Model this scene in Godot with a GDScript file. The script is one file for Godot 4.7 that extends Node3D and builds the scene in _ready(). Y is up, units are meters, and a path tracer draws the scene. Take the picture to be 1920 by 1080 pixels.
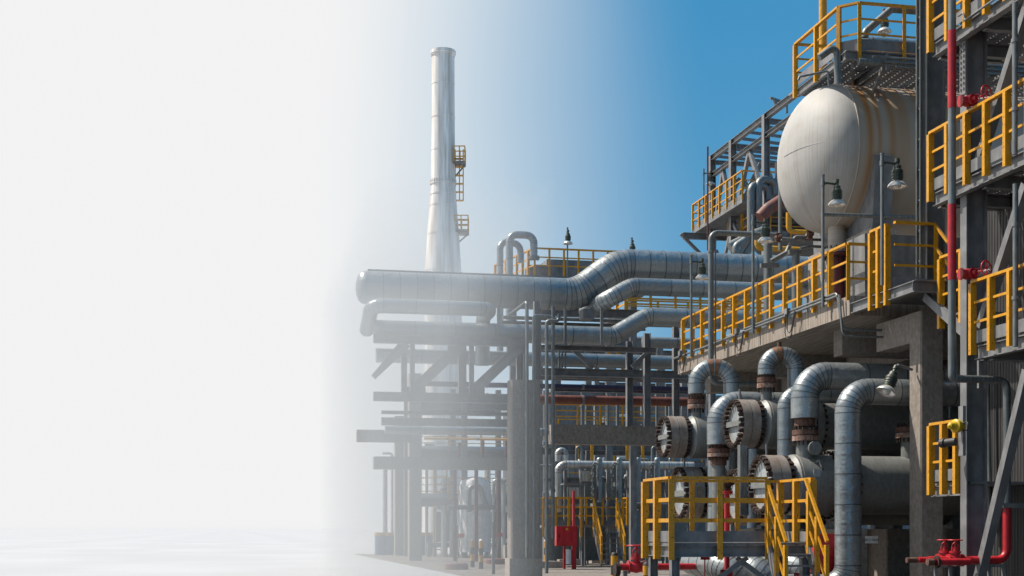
extends Node3D
# A refinery yard. World axes follow the plant grid: +x runs along the pipe rack, -z runs away along the walkways.
const TH := 0.2007
const FOC := 2600.0
const HOR := 992.0
const EYE := Vector3(0, 1.55, 0)
const SUN_TO := Vector3(-0.5, 0.8, -0.3)

var M := {}
var UB: BoxMesh
var UC: ArrayMesh
var UH: ArrayMesh
var rng := RandomNumberGenerator.new()
var taken := {}

# ---------- pixel -> position (a pixel is only a direction; the plane it meets gives the distance) ----------
func ray(px: float, py: float) -> Vector3:
	var k := (px - 960.0) / FOC
	return Vector3(k * cos(TH) + sin(TH), (HOR - py) / FOC, k * sin(TH) - cos(TH))
func atd(px: float, py: float, d: float) -> Vector3: return EYE + ray(px, py) * d
func atx(px: float, py: float, x: float) -> Vector3:
	var r := ray(px, py); return EYE + r * (x / r.x)
func atb(px: float, py: float, b: float) -> Vector3:
	var r := ray(px, py); return EYE + r * (-b / r.z)
func aty(px: float, py: float, y: float) -> Vector3:
	var r := ray(px, py); return EYE + r * ((y - EYE.y) / r.y)
func V(x: float, y: float, b: float) -> Vector3: return Vector3(x, y, -b)

# ---------- mesh builder ----------
class MB:
	var v := PackedVector3Array()
	var n := PackedVector3Array()
	var uv := PackedVector2Array()
	var ix := PackedInt32Array()
	func quad(a: int, b: int, c: int, d: int):
		ix.append_array([a, b, c, a, c, d])
	func ring_strip(c0: Vector3, x0: Vector3, y0: Vector3, c1: Vector3, x1: Vector3, y1: Vector3, seg: int, nb0 := Vector3.ZERO, nb1 := Vector3.ZERO, v0 := 0.0, v1 := 1.0):
		# x*,y* already scaled by the radius; nb = axial lean of the normal
		var s := v.size()
		for i in seg + 1:
			var a := TAU * i / seg
			var d0 := x0 * cos(a) + y0 * sin(a)
			var d1 := x1 * cos(a) + y1 * sin(a)
			v.append(c0 + d0); n.append((d0.normalized() + nb0).normalized()); uv.append(Vector2(float(i) / seg, v0))
			v.append(c1 + d1); n.append((d1.normalized() + nb1).normalized()); uv.append(Vector2(float(i) / seg, v1))
		for i in seg:
			quad(s + 2 * i, s + 2 * i + 1, s + 2 * i + 3, s + 2 * i + 2)
	func disc(c: Vector3, x: Vector3, y: Vector3, nn: Vector3, seg: int):
		var s := v.size()
		v.append(c); n.append(nn); uv.append(Vector2(0.5, 0.5))
		for i in seg + 1:
			var a := TAU * i / seg
			v.append(c + x * cos(a) + y * sin(a)); n.append(nn); uv.append(Vector2(0.5 + 0.5 * cos(a), 0.5 + 0.5 * sin(a)))
		for i in seg:
			ix.append_array([s, s + 1 + i, s + 2 + i])
	func lathe(o: Vector3, axis: Vector3, prof: Array, seg: int, smooth := false):
		# prof: [[along, radius], ...]
		var ax := axis.normalized()
		var x := ax.cross(Vector3.UP if absf(ax.y) < 0.9 else Vector3.RIGHT).normalized()
		var y := x.cross(ax)
		if absf(ax.y) < 0.9: 
			y = Vector3.UP; x = y.cross(ax)
		var total := 0.0
		for i in prof.size() - 1: total += Vector2(prof[i + 1][0] - prof[i][0], prof[i + 1][1] - prof[i][1]).length()
		var run := 0.0
		var nrm := []
		for i in prof.size() - 1:
			var t := Vector2(prof[i + 1][0] - prof[i][0], prof[i + 1][1] - prof[i][1]).normalized()
			nrm.append(Vector2(-t.y, t.x))
		for i in prof.size() - 1:
			var a: Array = prof[i]; var b: Array = prof[i + 1]
			var l := Vector2(b[0] - a[0], b[1] - a[1]).length()
			var n0: Vector2 = nrm[i]; var n1: Vector2 = nrm[i]
			if smooth:
				if i > 0: n0 = (nrm[i] + nrm[i - 1]).normalized()
				if i < nrm.size() - 1: n1 = (nrm[i] + nrm[i + 1]).normalized()
			var s := v.size()
			for j in seg + 1:
				var an := TAU * j / seg
				var d := y * cos(an) + x * sin(an)
				v.append(o + ax * a[0] + d * a[1]); n.append((d * n0.y + ax * n0.x).normalized()); uv.append(Vector2(float(j) / seg, run / total))
				v.append(o + ax * b[0] + d * b[1]); n.append((d * n1.y + ax * n1.x).normalized()); uv.append(Vector2(float(j) / seg, (run + l) / total))
			for j in seg:
				quad(s + 2 * j, s + 2 * j + 1, s + 2 * j + 3, s + 2 * j + 2)
			run += l
	func box(c: Vector3, size: Vector3, b := Basis.IDENTITY):
		for k in 3:
			for sg in [-1.0, 1.0]:
				var nn := Vector3.ZERO; nn[k] = sg
				var u := Vector3.ZERO; u[(k + 1) % 3] = 1
				var w := Vector3.ZERO; w[(k + 2) % 3] = 1
				var s := v.size()
				for q in [[-1, -1], [1, -1], [1, 1], [-1, 1]]:
					var p: Vector3 = (nn + u * q[0] * sg + w * q[1]) * size * 0.5
					v.append(c + b * p); n.append((b * nn).normalized()); uv.append(Vector2(q[0], q[1]) * 0.5)
				quad(s, s + 3, s + 2, s + 1)
	func poly_prism(pts: Array, o: Vector3, ux: Vector3, uy: Vector3, depth: Vector3):
		# pts 2D (convex), extruded by depth
		var cnt := pts.size()
		var nn := ux.cross(uy).normalized()
		for side in 2:
			var s := v.size()
			for p in pts:
				v.append(o + ux * p.x + uy * p.y + depth * side); n.append(nn * (1.0 if nn.dot(depth) * (side - 0.5) > 0 else -1.0)); uv.append(p)
			for i in range(1, cnt - 1): ix.append_array([s, s + i, s + i + 1])
		var mid := Vector2.ZERO
		for p in pts: mid += p / cnt
		for i in cnt:
			var a: Vector2 = pts[i]; var b: Vector2 = pts[(i + 1) % cnt]
			var e := (b - a).orthogonal().normalized()
			if e.dot((a + b) / 2 - mid) < 0: e = -e
			var en := (ux * e.x + uy * e.y).normalized()
			var s := v.size()
			for q in [o + ux * a.x + uy * a.y, o + ux * b.x + uy * b.y, o + ux * b.x + uy * b.y + depth, o + ux * a.x + uy * a.y + depth]:
				v.append(q); n.append(en); uv.append(Vector2.ZERO)
			quad(s, s + 1, s + 2, s + 3)
	func tube(path: Array, r: float, seg := 10, caps := true):
		var t0: Vector3 = (path[1] - path[0]).normalized()
		var x := t0.cross(Vector3.UP if absf(t0.y) < 0.9 else Vector3.RIGHT).normalized()
		var y := t0.cross(x)
		var s := v.size()
		var cnt := path.size()
		for i in cnt:
			var t: Vector3 = t0
			if i > 0 and i < cnt - 1: t = ((path[i + 1] - path[i]).normalized() + (path[i] - path[i - 1]).normalized()).normalized()
			elif i == cnt - 1: t = (path[i] - path[i - 1]).normalized()
			x = (x - t * x.dot(t)).normalized(); y = t.cross(x)
			for j in seg + 1:
				var a := TAU * j / seg
				var d := x * cos(a) + y * sin(a)
				v.append(path[i] + d * r); n.append(d); uv.append(Vector2(float(j) / seg, i))
			if caps and (i == 0 or i == cnt - 1): pass
		for i in cnt - 1:
			for j in seg:
				var a := s + i * (seg + 1) + j
				quad(a, a + seg + 1, a + seg + 2, a + 1)
		if caps:
			var t1: Vector3 = (path[1] - path[0]).normalized()
			var e1: Vector3 = (path[cnt - 1] - path[cnt - 2]).normalized()
			var xa := t1.cross(Vector3.UP if absf(t1.y) < 0.9 else Vector3.RIGHT).normalized()
			disc(path[0], xa * r, t1.cross(xa) * r, -t1, seg)
			var xb := e1.cross(Vector3.UP if absf(e1.y) < 0.9 else Vector3.RIGHT).normalized()
			disc(path[cnt - 1], xb * r, e1.cross(xb) * r, e1, seg)
	func mesh(origin: Vector3) -> ArrayMesh:
		var vv := v.duplicate()
		for i in vv.size(): vv[i] -= origin
		for i in range(0, ix.size(), 3):
			var a := ix[i]; var b := ix[i + 1]; var c := ix[i + 2]
			if (vv[c] - vv[a]).cross(vv[b] - vv[a]).dot(n[a] + n[b] + n[c]) < 0.0:
				ix[i + 1] = c; ix[i + 2] = b
		var arr := []; arr.resize(Mesh.ARRAY_MAX)
		arr[Mesh.ARRAY_VERTEX] = vv; arr[Mesh.ARRAY_NORMAL] = n; arr[Mesh.ARRAY_TEX_UV] = uv; arr[Mesh.ARRAY_INDEX] = ix
		var m := ArrayMesh.new(); m.add_surface_from_arrays(Mesh.PRIMITIVE_TRIANGLES, arr)
		return m

# ---------- scene helpers ----------
func numbered(called: String) -> String:
	taken[called] = taken.get(called, -1) + 1
	return called if taken[called] == 0 else "%s_%03d" % [called, taken[called]]
func thing(called: String, label: String, category: String, at: Vector3, group := "") -> Node3D:
	var o := Node3D.new(); o.name = numbered(called); add_child(o); o.position = at
	o.set_meta("label", label); o.set_meta("category", category)
	if group != "": o.set_meta("group", group)
	return o
func base_of(p: Node3D) -> Vector3:
	var o := Vector3.ZERO
	var q: Node = p
	while q != self:
		o += q.position; q = q.get_parent()
	return o
func put(p: Node3D, called: String, mesh: Mesh, xf: Transform3D, mat: Material) -> MeshInstance3D:
	var m := MeshInstance3D.new(); m.name = called; m.mesh = mesh; m.material_override = mat
	p.add_child(m, true)
	m.transform = Transform3D(xf.basis, xf.origin - base_of(p))
	return m
# a part that carries sub-parts: an unscaled node with its own mesh placed in world axes
func hub(p: Node3D, called: String, mb: MB, at: Vector3, mat: Material) -> MeshInstance3D:
	var m := MeshInstance3D.new(); m.name = called; m.mesh = mb.mesh(at); m.material_override = mat
	p.add_child(m, true)
	m.position = at - base_of(p)
	return m
func own(p: Node3D, called: String, mb: MB, mat: Material) -> MeshInstance3D:
	var m := MeshInstance3D.new(); m.name = called; m.mesh = mb.mesh(base_of(p)); m.material_override = mat
	p.add_child(m, true)
	return m
func stuff(m: Node, on := true) -> Node:
	if on: m.set_meta("kind", "stuff")
	return m
func bx(p: Node3D, called: String, c: Vector3, size: Vector3, mat: Material) -> MeshInstance3D:
	return put(p, called, UB, Transform3D(Basis.from_scale(size), c), mat)
func frame_of(u: Vector3) -> Basis:
	var x := u.normalized()
	var z := x.cross(Vector3.UP)
	if z.length() < 0.01: z = Vector3(0, 0, 1)
	z = z.normalized()
	return Basis(x, z.cross(x), z)
func bar(p: Node3D, called: String, a: Vector3, b: Vector3, h: float, w: float, mat: Material) -> MeshInstance3D:
	var f := frame_of(b - a)
	return put(p, called, UB, Transform3D(Basis(f.x * (b - a).length(), f.y * h, f.z * w), (a + b) / 2), mat)
func hbeam(p: Node3D, called: String, a: Vector3, b: Vector3, h: float, w: float, mat: Material, turn := 0.0) -> MeshInstance3D:
	var f := frame_of(b - a)
	if turn != 0.0: f = Basis(f.x, f.y.rotated(f.x, turn), f.z.rotated(f.x, turn))
	return put(p, called, UH, Transform3D(Basis(f.x * (b - a).length(), f.y * h, f.z * w), (a + b) / 2), mat)
func rod(p: Node3D, called: String, a: Vector3, b: Vector3, r: float, mat: Material) -> MeshInstance3D:
	var f := frame_of(b - a)
	return put(p, called, UC, Transform3D(Basis(f.y * r, f.x * (b - a).length(), -f.z * r), (a + b) / 2), mat)
func rounded(pts: Array, bend: float, steps := 6) -> Array:
	var out := [pts[0]]
	for i in range(1, pts.size() - 1):
		var d0: Vector3 = (pts[i] - pts[i - 1]).normalized(); var d1: Vector3 = (pts[i + 1] - pts[i]).normalized()
		var ang := d0.angle_to(d1)
		if ang < 0.02: continue
		var cut := minf(bend * tan(ang / 2), minf((pts[i] - pts[i - 1]).length(), (pts[i + 1] - pts[i]).length()) * 0.49)
		var rr := cut / tan(ang / 2)
		var s: Vector3 = pts[i] - d0 * cut
		var nn: Vector3 = (d1 - d0 * d1.dot(d0)).normalized()
		var c := s + nn * rr
		for k in steps + 1:
			var a := ang * k / steps
			out.append(c - nn * cos(a) * rr + d0 * sin(a) * rr)
	out.append(pts[-1])
	return out
func conduit(p: Node3D, called: String, pts: Array, r: float, mat: Material, bend := 0.15, seg := 10) -> MeshInstance3D:
	var mb := MB.new(); mb.tube(rounded(pts, bend), r, seg)
	return own(p, called, mb, mat)
# an insulated pipe: sheet-metal jacket sections, elbows of mitred gores, a lap band at every joint
func jacket(t: Node3D, pts: Array, r: float, bend: float, mats: Array, seg := 1.0, gores := 7, bands := true, ends := true):
	var lap: Material = M.lap
	var prev: Vector3 = pts[0]
	var cnt := pts.size()
	for i in range(1, cnt):
		var stop: Vector3 = pts[i]
		var ang := 0.0; var d0: Vector3 = (pts[i] - pts[i - 1]).normalized(); var d1 := d0; var cut := 0.0
		if i < cnt - 1:
			d1 = (pts[i + 1] - pts[i]).normalized(); ang = d0.angle_to(d1)
			cut = minf(bend * tan(ang / 2), minf((pts[i] - pts[i - 1]).length() * (1.0 if i == 1 else 0.5), (pts[i + 1] - pts[i]).length() * (1.0 if i == cnt - 2 else 0.5)))
			stop = pts[i] - d0 * cut
		var l := (stop - prev).length()
		if l > 0.02:
			var k := maxi(1, roundi(l / seg))
			for j in k:
				var a := prev.lerp(stop, float(j) / k); var b := prev.lerp(stop, float(j + 1) / k)
				rod(t, "jacket_section", a, b, r * rng.randf_range(0.996, 1.004), mats[rng.randi() % mats.size()])
				if bands and (j > 0 or i > 1): rod(t, "lap_band", a - d0 * 0.012, a + d0 * 0.012, r * 1.018, lap)
		if ang > 0.02:
			var rr := cut / tan(ang / 2)
			var nn: Vector3 = (d1 - d0 * d1.dot(d0)).normalized()
			var c := stop + nn * rr
			var bn := d0.cross(nn)
			var g := maxi(2, roundi(gores * ang / (PI / 2)))
			for k in g:
				var a0 := ang * k / g; var a1 := ang * (k + 1) / g
				var e0 := -nn * cos(a0) + d0 * sin(a0); var e1 := -nn * cos(a1) + d0 * sin(a1)
				var mb := MB.new()
				mb.ring_strip(c + e0 * rr, e0 * r, bn * r, c + e1 * rr, e1 * r, bn * r, 22)
				own(t, "elbow_gore", mb, mats[rng.randi() % mats.size()])
				var tg := d0 * cos(a0) + nn * sin(a0)
				if bands: rod(t, "lap_band", c + e0 * rr - tg * 0.009, c + e0 * rr + tg * 0.009, r * 1.014, lap)
			prev = c + (-nn * cos(ang) + d0 * sin(ang)) * rr
		else:
			prev = stop
# bolted flange pair on a pipe, studs all round
func flange(t: Node3D, c: Vector3, axis: Vector3, r: float, thick: float, bolts: int, mat: Material, called := "flange", mat2: Material = null):
	var ax := axis.normalized()
	rod(t, called, c - ax * thick, c - ax * thick * 0.08, r, mat)
	var top := rod(t, called, c + ax * thick * 0.08, c + ax * thick, r, mat2 if mat2 else mat)
	rod(t, "gasket", c - ax * thick * 0.08, c + ax * thick * 0.08, r * 0.86, M.black)
	var f := frame_of(ax)
	var mb := MB.new()
	for i in bolts:
		var a := TAU * (i + 0.5) / bolts
		var d := f.y * cos(a) + f.z * sin(a)
		mb.box(c + d * r * 0.87, Vector3(thick * 3.6, r * 0.085, r * 0.085), f)
	stuff(own(t, "bolts", mb, M.rust_dark))
func railing(t: Node3D, pts: Array, opt := {}):
	# pts: points of the deck's edge at deck level
	var h: float = opt.get("h", 1.1); var under: float = opt.get("under", 0.26); var sp: float = opt.get("sp", 1.0); var ym: Material = opt.get("m", M.yellow)
	var pw: float = opt.get("pw", 0.085); var toe: float = opt.get("toe", 0.2); var rw: float = opt.get("rw", 0.045)
	for i in pts.size() - 1:
		var a: Vector3 = pts[i]; var b: Vector3 = pts[i + 1]
		var u := (b - a); var l := u.length(); var d := u / l
		var k := maxi(1, roundi(l / sp))
		var flat := Vector3(d.x, 0, d.z).normalized()
		for j in k + 1:
			if j == k and i < pts.size() - 2: continue
			if j == 0 and opt.get("skip_first", false): continue
			var p := a.lerp(b, float(j) / k)
			var f := Basis(flat, Vector3.UP, flat.cross(Vector3.UP))
			put(t, "post", UB, Transform3D(Basis(f.x * 0.02, f.y * (h + under - 0.03), f.z * pw), p + Vector3.UP * ((h - 0.03 - under) / 2)  + flat * (pw * 0.5)), ym)
			put(t, "post", UB, Transform3D(Basis(f.x * pw, f.y * (h + under - 0.03), f.z * 0.02), p + Vector3.UP * ((h - 0.03 - under) / 2) + f.z * (pw * 0.5 + 0.0105)), ym)
		var up := Vector3.UP
		bar(t, "top_rail", a + up * h, b + up * h, 0.05, 0.1, ym)
		bar(t, "middle_rail", a + up * h * 0.66, b + up * h * 0.66, rw, 0.025, ym)
		bar(t, "lower_rail", a + up * h * 0.34, b + up * h * 0.34, rw, 0.025, ym)
		if toe > 0:
			var off: Vector3 = flat.cross(up) * -0.03
			bar(t, "toe_plate", a + off + up * (toe / 2 + 0.004), b + off + up * (toe / 2 + 0.004), toe, 0.012, opt.get("tm", M.steel))
# grating deck: bearing bars seen from below
func grating(t: Node3D, x0: float, x1: float, b0: float, b1: float, y: float, step := 0.14):
	var mb := MB.new()
	var b := b0
	while b <= b1:
		mb.box(V((x0 + x1) / 2, y, b), Vector3(x1 - x0, 0.04, 0.05)); b += step
	var x := x0
	while x <= x1:
		mb.box(V(x, y - 0.005, (b0 + b1) / 2), Vector3(0.04, 0.05, b1 - b0)); x += 0.25
	stuff(own(t, "grating", mb, M.steel_dark))

# ---------- textures and materials ----------
func noise_tex(seed_: int, freq: float, lo: Color, hi: Color, sx := 1.0, sy := 1.0, size := 256, contrast := 1.0, oct := 4) -> ImageTexture:
	var fn := FastNoiseLite.new(); fn.seed = seed_; fn.frequency = freq; fn.fractal_octaves = oct
	fn.noise_type = FastNoiseLite.TYPE_SIMPLEX_SMOOTH
	var im := Image.create(size, size, false, Image.FORMAT_RGB8)
	var per := float(size)
	for j in size:
		for i in size:
			# tile by walking on two circles
			var u := TAU * i / per; var w := TAU * j / per
			var rx := per * sx / TAU; var ry := per * sy / TAU
			var q := fn.get_noise_3d(cos(u) * rx + 31.0, sin(u) * rx, cos(w) * ry) * 0.6 + fn.get_noise_3d(cos(u) * rx - 77.0, sin(u) * rx + 9.0, sin(w) * ry + 50.0) * 0.6
			var t := clampf(0.5 + q * contrast, 0, 1)
			im.set_pixel(i, j, lo.lerp(hi, t))
	return ImageTexture.create_from_image(im)
func chip_tex(seed_: int, spot: Color, cut: float) -> ImageTexture:
	# clean paint with scattered chips and scabs
	var fn := FastNoiseLite.new(); fn.seed = seed_; fn.frequency = 0.07; fn.fractal_octaves = 5
	var f2 := FastNoiseLite.new(); f2.seed = seed_ + 1; f2.frequency = 0.02
	var im := fn.get_seamless_image(256, 256)
	var im2 := f2.get_seamless_image(256, 256)
	var out := Image.create(256, 256, false, Image.FORMAT_RGB8)
	for j in 256:
		for i in 256:
			var k := smoothstep(cut, cut + 0.12, im.get_pixel(i, j).r)
			var g := 0.88 + 0.12 * im2.get_pixel(i, j).r
			out.set_pixel(i, j, Color(g, g, g).lerp(spot, k))
	return ImageTexture.create_from_image(out)
func wavy(m: StandardMaterial3D, tex: Texture2D, k: float) -> StandardMaterial3D:
	m.normal_enabled = true; m.normal_texture = tex; m.normal_scale = k
	return m
func bump_tex(seed_: int, freq: float, deep: float) -> ImageTexture:
	var fn := FastNoiseLite.new(); fn.seed = seed_; fn.frequency = freq; fn.fractal_octaves = 3
	var im := fn.get_seamless_image(256, 256)
	im.convert(Image.FORMAT_RGBA8); im.bump_map_to_normal_map(deep)
	return ImageTexture.create_from_image(im)
func lin(r: float, g: float, b: float) -> Color: return Color(r, g, b).linear_to_srgb()
func mat(c: Color, rough := 0.6, metal := 0.0, tex: Texture2D = null, scale := 1.0, spec := 0.5) -> StandardMaterial3D:
	var m := StandardMaterial3D.new(); m.albedo_color = c; m.roughness = rough; m.metallic = metal; m.metallic_specular = spec
	if tex:
		m.albedo_texture = tex; m.uv1_triplanar = true; m.uv1_world_triplanar = true; m.uv1_scale = Vector3.ONE * scale
	return m
func make_materials():
	var g1 := noise_tex(3, 0.03, Color(0.84, 0.84, 0.84), Color(1, 1, 1), 1, 1, 256, 1.6)
	var g2 := noise_tex(5, 0.05, Color(0.80, 0.79, 0.78), Color(1, 1, 1), 1.6, 0.35, 256, 1.5)
	var g3 := noise_tex(11, 0.05, Color(0.77, 0.74, 0.71), Color(1, 1, 1), 2.6, 0.2, 256, 1.5, 5)
	var g4 := noise_tex(17, 0.06, Color(0.87, 0.86, 0.845), Color(1, 1, 1), 1, 1, 512, 1.5, 5)
	var rust := noise_tex(23, 0.05, Color(0.72, 0.56, 0.46), Color(1, 1, 1), 1, 1, 256, 1.8, 5)
	var g5 := noise_tex(41, 0.11, Color(0.87, 0.88, 0.89), Color(1, 1, 1), 1.2, 1.2, 256, 1.4, 5)
	var g6 := noise_tex(53, 0.02, Color(0.965, 0.965, 0.965), Color(1, 1, 1), 1, 1, 256, 1.5, 5)
	var g7 := noise_tex(61, 0.05, Color(0.86, 0.78, 0.72), Color(1, 1, 1), 1, 1, 256, 1.6, 5)
	var chips := chip_tex(71, Color(0.50, 0.36, 0.26), 0.72)
	var dents := bump_tex(81, 0.02, 8.0)
	var grit := bump_tex(83, 0.12, 3.0)
	M.lap = mat(lin(0.109, 0.117, 0.121), 0.5, 0.6)
	var jack := []
	for c in [Color(0.285, 0.32, 0.335), Color(0.32, 0.35, 0.36), Color(0.25, 0.285, 0.305)]:
		jack.append(wavy(mat(lin(c.r, c.g, c.b), 0.36, 0.55, g5, 0.7), dents, 0.35))
	M.jack = jack
	M.jack_rust = mat(lin(0.264, 0.176, 0.106), 0.5, 0.3, chip_tex(91, Color(0.75, 0.42, 0.2), 0.45), 1.6)
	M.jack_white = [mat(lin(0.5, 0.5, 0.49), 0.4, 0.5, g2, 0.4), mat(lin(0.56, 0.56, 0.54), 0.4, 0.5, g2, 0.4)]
	M.galv = mat(lin(0.197, 0.219, 0.226), 0.45, 0.5, g2, 0.8)
	M.steel = mat(lin(0.180, 0.187, 0.195), 0.5, 0.0, g1, 0.4)
	M.steel_pale = M.steel
	M.steel_dark = M.steel
	M.rubber = mat(lin(0.026, 0.026, 0.028), 0.6)
	M.yellow = mat(lin(0.60, 0.285, 0.006), 0.45, 0.0, chips, 0.9)
	M.red = mat(lin(0.47, 0.012, 0.022), 0.4, 0.0, g1, 0.8)
	M.red_dark = mat(lin(0.095, 0.013, 0.013), 0.6, 0.0, g1, 0.8)
	M.oxide = mat(lin(0.161, 0.051, 0.037), 0.6, 0.0, g1, 0.8)
	M.purple = mat(lin(0.037, 0.033, 0.080), 0.6, 0.0, g1, 0.8)
	M.concrete = mat(lin(0.263, 0.238, 0.216), 0.9, 0.0, g4, 0.3, 0.3)
	M.fascia = mat(lin(0.307, 0.278, 0.249), 0.9, 0.0, g3, 0.5, 0.3)
	
	M.concrete_pale = mat(lin(0.321, 0.299, 0.270), 0.9, 0.0, g4, 0.4, 0.3)
	M.pavement = mat(lin(0.20, 0.186, 0.175), 0.92, 0.0, g4, 0.12, 0.3)
	M.ground = mat(lin(0.385, 0.40, 0.42), 0.92, 0.0, g6, 0.021, 0.3)
	M.joint = mat(lin(0.16, 0.15, 0.14), 0.95)
	M.concrete_dark = M.concrete
	M.unseen_dark_ground = mat(lin(0.06, 0.058, 0.056), 0.9, 0.0, g4, 0.3, 0.3)
	M.rust = mat(lin(0.141, 0.087, 0.071), 0.8, 0.1, rust, 1.5)
	M.rust_pale = mat(lin(0.299, 0.237, 0.216), 0.8, 0.0, rust, 1.0)
	M.rust_dark = mat(lin(0.046, 0.033, 0.029), 0.75, 0.2, rust, 2.0)
	M.vessel = mat(lin(0.175, 0.188, 0.188), 0.5, 0.1, g4, 0.35)
	M.vessel_band = mat(lin(0.215, 0.205, 0.195), 0.65, 0.1, g7, 0.4)
	M.cover = mat(lin(0.299, 0.332, 0.349), 0.5, 0.1, g1, 0.8)
	M.black = mat(lin(0.012, 0.012, 0.012), 0.6)
	M.clad = mat(lin(0.041, 0.042, 0.044), 0.55, 0.1, g2, 0.3)
	M.clad_dark = M.steel
	M.green = mat(lin(0.046, 0.062, 0.046), 0.5, 0.0, g1, 1.0)
	M.shade = mat(lin(0.62, 0.62, 0.60), 0.25, 0.5)
	M.glass = mat(lin(0.6, 0.62, 0.6), 0.1)
	M.faded_stack = mat(lin(0.80, 0.80, 0.79), 0.7, 0.0, g3, 0.06)  # whiter than plain steel, the white fade put into its colour
	M.white = mat(lin(0.7, 0.7, 0.68), 0.6, 0.0, g1, 0.5)
	M.teal = mat(lin(0.106, 0.264, 0.290), 0.6)
	M.blue = mat(lin(0.070, 0.141, 0.264), 0.6)

func unit_meshes():
	UB = BoxMesh.new(); UB.size = Vector3.ONE
	var c := MB.new()
	c.ring_strip(Vector3(0, -0.5, 0), Vector3(1, 0, 0), Vector3(0, 0, -1), Vector3(0, 0.5, 0), Vector3(1, 0, 0), Vector3(0, 0, -1), 22)
	c.disc(Vector3(0, -0.5, 0), Vector3(1, 0, 0), Vector3(0, 0, 1), Vector3.DOWN, 22)
	c.disc(Vector3(0, 0.5, 0), Vector3(1, 0, 0), Vector3(0, 0, -1), Vector3.UP, 22)
	UC = c.mesh(Vector3.ZERO)
	var h := MB.new()
	h.box(Vector3(0, 0.46, 0), Vector3(1, 0.08, 1)); h.box(Vector3(0, -0.46, 0), Vector3(1, 0.08, 1)); h.box(Vector3(0, 0, 0), Vector3(1, 0.84, 0.07))
	UH = h.mesh(Vector3.ZERO)

func sky_tex() -> ImageTexture:
	var w := 1024; var h := 512
	var im := Image.create(w, h, false, Image.FORMAT_RGBF)
	var fn := FastNoiseLite.new(); fn.seed = 4; fn.frequency = 0.9; fn.fractal_octaves = 4
	for j in h:
		var el := PI / 2 - (j + 0.5) / h * PI
		for i in w:
			var az := (i + 0.5) / w * TAU
			var d := Vector3(sin(az) * cos(el), sin(el), -cos(az) * cos(el))
			var y := maxf(d.y, 0.0)
			var t := pow(1.0 - y, 4.5)
			var c := Vector3(0.016, 0.140, 0.285).lerp(Vector3(0.130, 0.260, 0.360), t)
			var deg := wrapf(rad_to_deg(az), -180.0, 180.0) + fn.get_noise_3dv(d * 2.0) * 1.5
			# white haze bank added to fade the sky out, on the sun side
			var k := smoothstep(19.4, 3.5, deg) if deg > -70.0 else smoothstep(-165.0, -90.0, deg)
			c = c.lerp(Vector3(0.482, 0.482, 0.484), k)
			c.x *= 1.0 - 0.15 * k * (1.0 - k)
			if d.y < 0.0: c = Vector3(0.46, 0.465, 0.47)
			im.set_pixel(i, j, Color(c.x, c.y, c.z))
	return ImageTexture.create_from_image(im)

func circle(c: Vector3, ax: Vector3, r: float, k := 16) -> Array:
	var f := frame_of(ax); var out := []
	for i in k + 1: out.append(c + (f.y * cos(TAU * i / k) + f.z * sin(TAU * i / k)) * r)
	return out
func handwheel(t: Node3D, c: Vector3, ax: Vector3, r: float, m: Material):
	var mb := MB.new(); mb.tube(circle(c, ax, r), r * 0.1, 6, false)
	var f := frame_of(ax)
	for i in 3:
		var d := f.y * cos(PI * i / 3) + f.z * sin(PI * i / 3)
		mb.tube([c - d * r, c + d * r], r * 0.06, 5, false)
	own(t, "handwheel", mb, m)
func valve(t: Node3D, c: Vector3, axis: Vector3, stem: Vector3, r: float, m: Material, wheel := 0.0):
	var ax := axis.normalized(); var st := stem.normalized()
	var mb := MB.new()
	mb.lathe(c - ax * r * 1.9, ax, [[0.0, 0.0], [0.0, r * 1.45], [r * 0.35, r * 1.45], [r * 0.35, r], [r * 1.0, r * 1.15], [r * 1.9, r * 1.4], [r * 2.8, r * 1.15], [r * 3.45, r], [r * 3.45, r * 1.45], [r * 3.8, r * 1.45], [r * 3.8, 0.0]], 14)
	mb.lathe(c, st, [[0.0, r * 0.9], [r * 1.6, r * 0.8], [r * 1.6, r * 1.3], [r * 2.1, r * 1.3], [r * 2.1, r * 0.7], [r * 3.0, r * 0.55], [r * 3.0, 0.0]], 12)
	var v := hub(t, "valve", mb, c, m)
	var top := c + st * r * 4.6
	rod(v, "stem", c + st * r * 2.9, top, r * 0.16, m)
	var f := frame_of(st)
	var yk := MB.new()
	yk.tube([c + st * r * 2.1 + f.y * r * 0.9, c + st * r * 3.6 + f.y * r * 0.7, c + st * r * 4.2], r * 0.14, 5)
	yk.tube([c + st * r * 2.1 - f.y * r * 0.9, c + st * r * 3.6 - f.y * r * 0.7, c + st * r * 4.2], r * 0.14, 5)
	own(v, "yoke", yk, m)
	if wheel > 0: handwheel(v, top, st, wheel, m)
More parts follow.
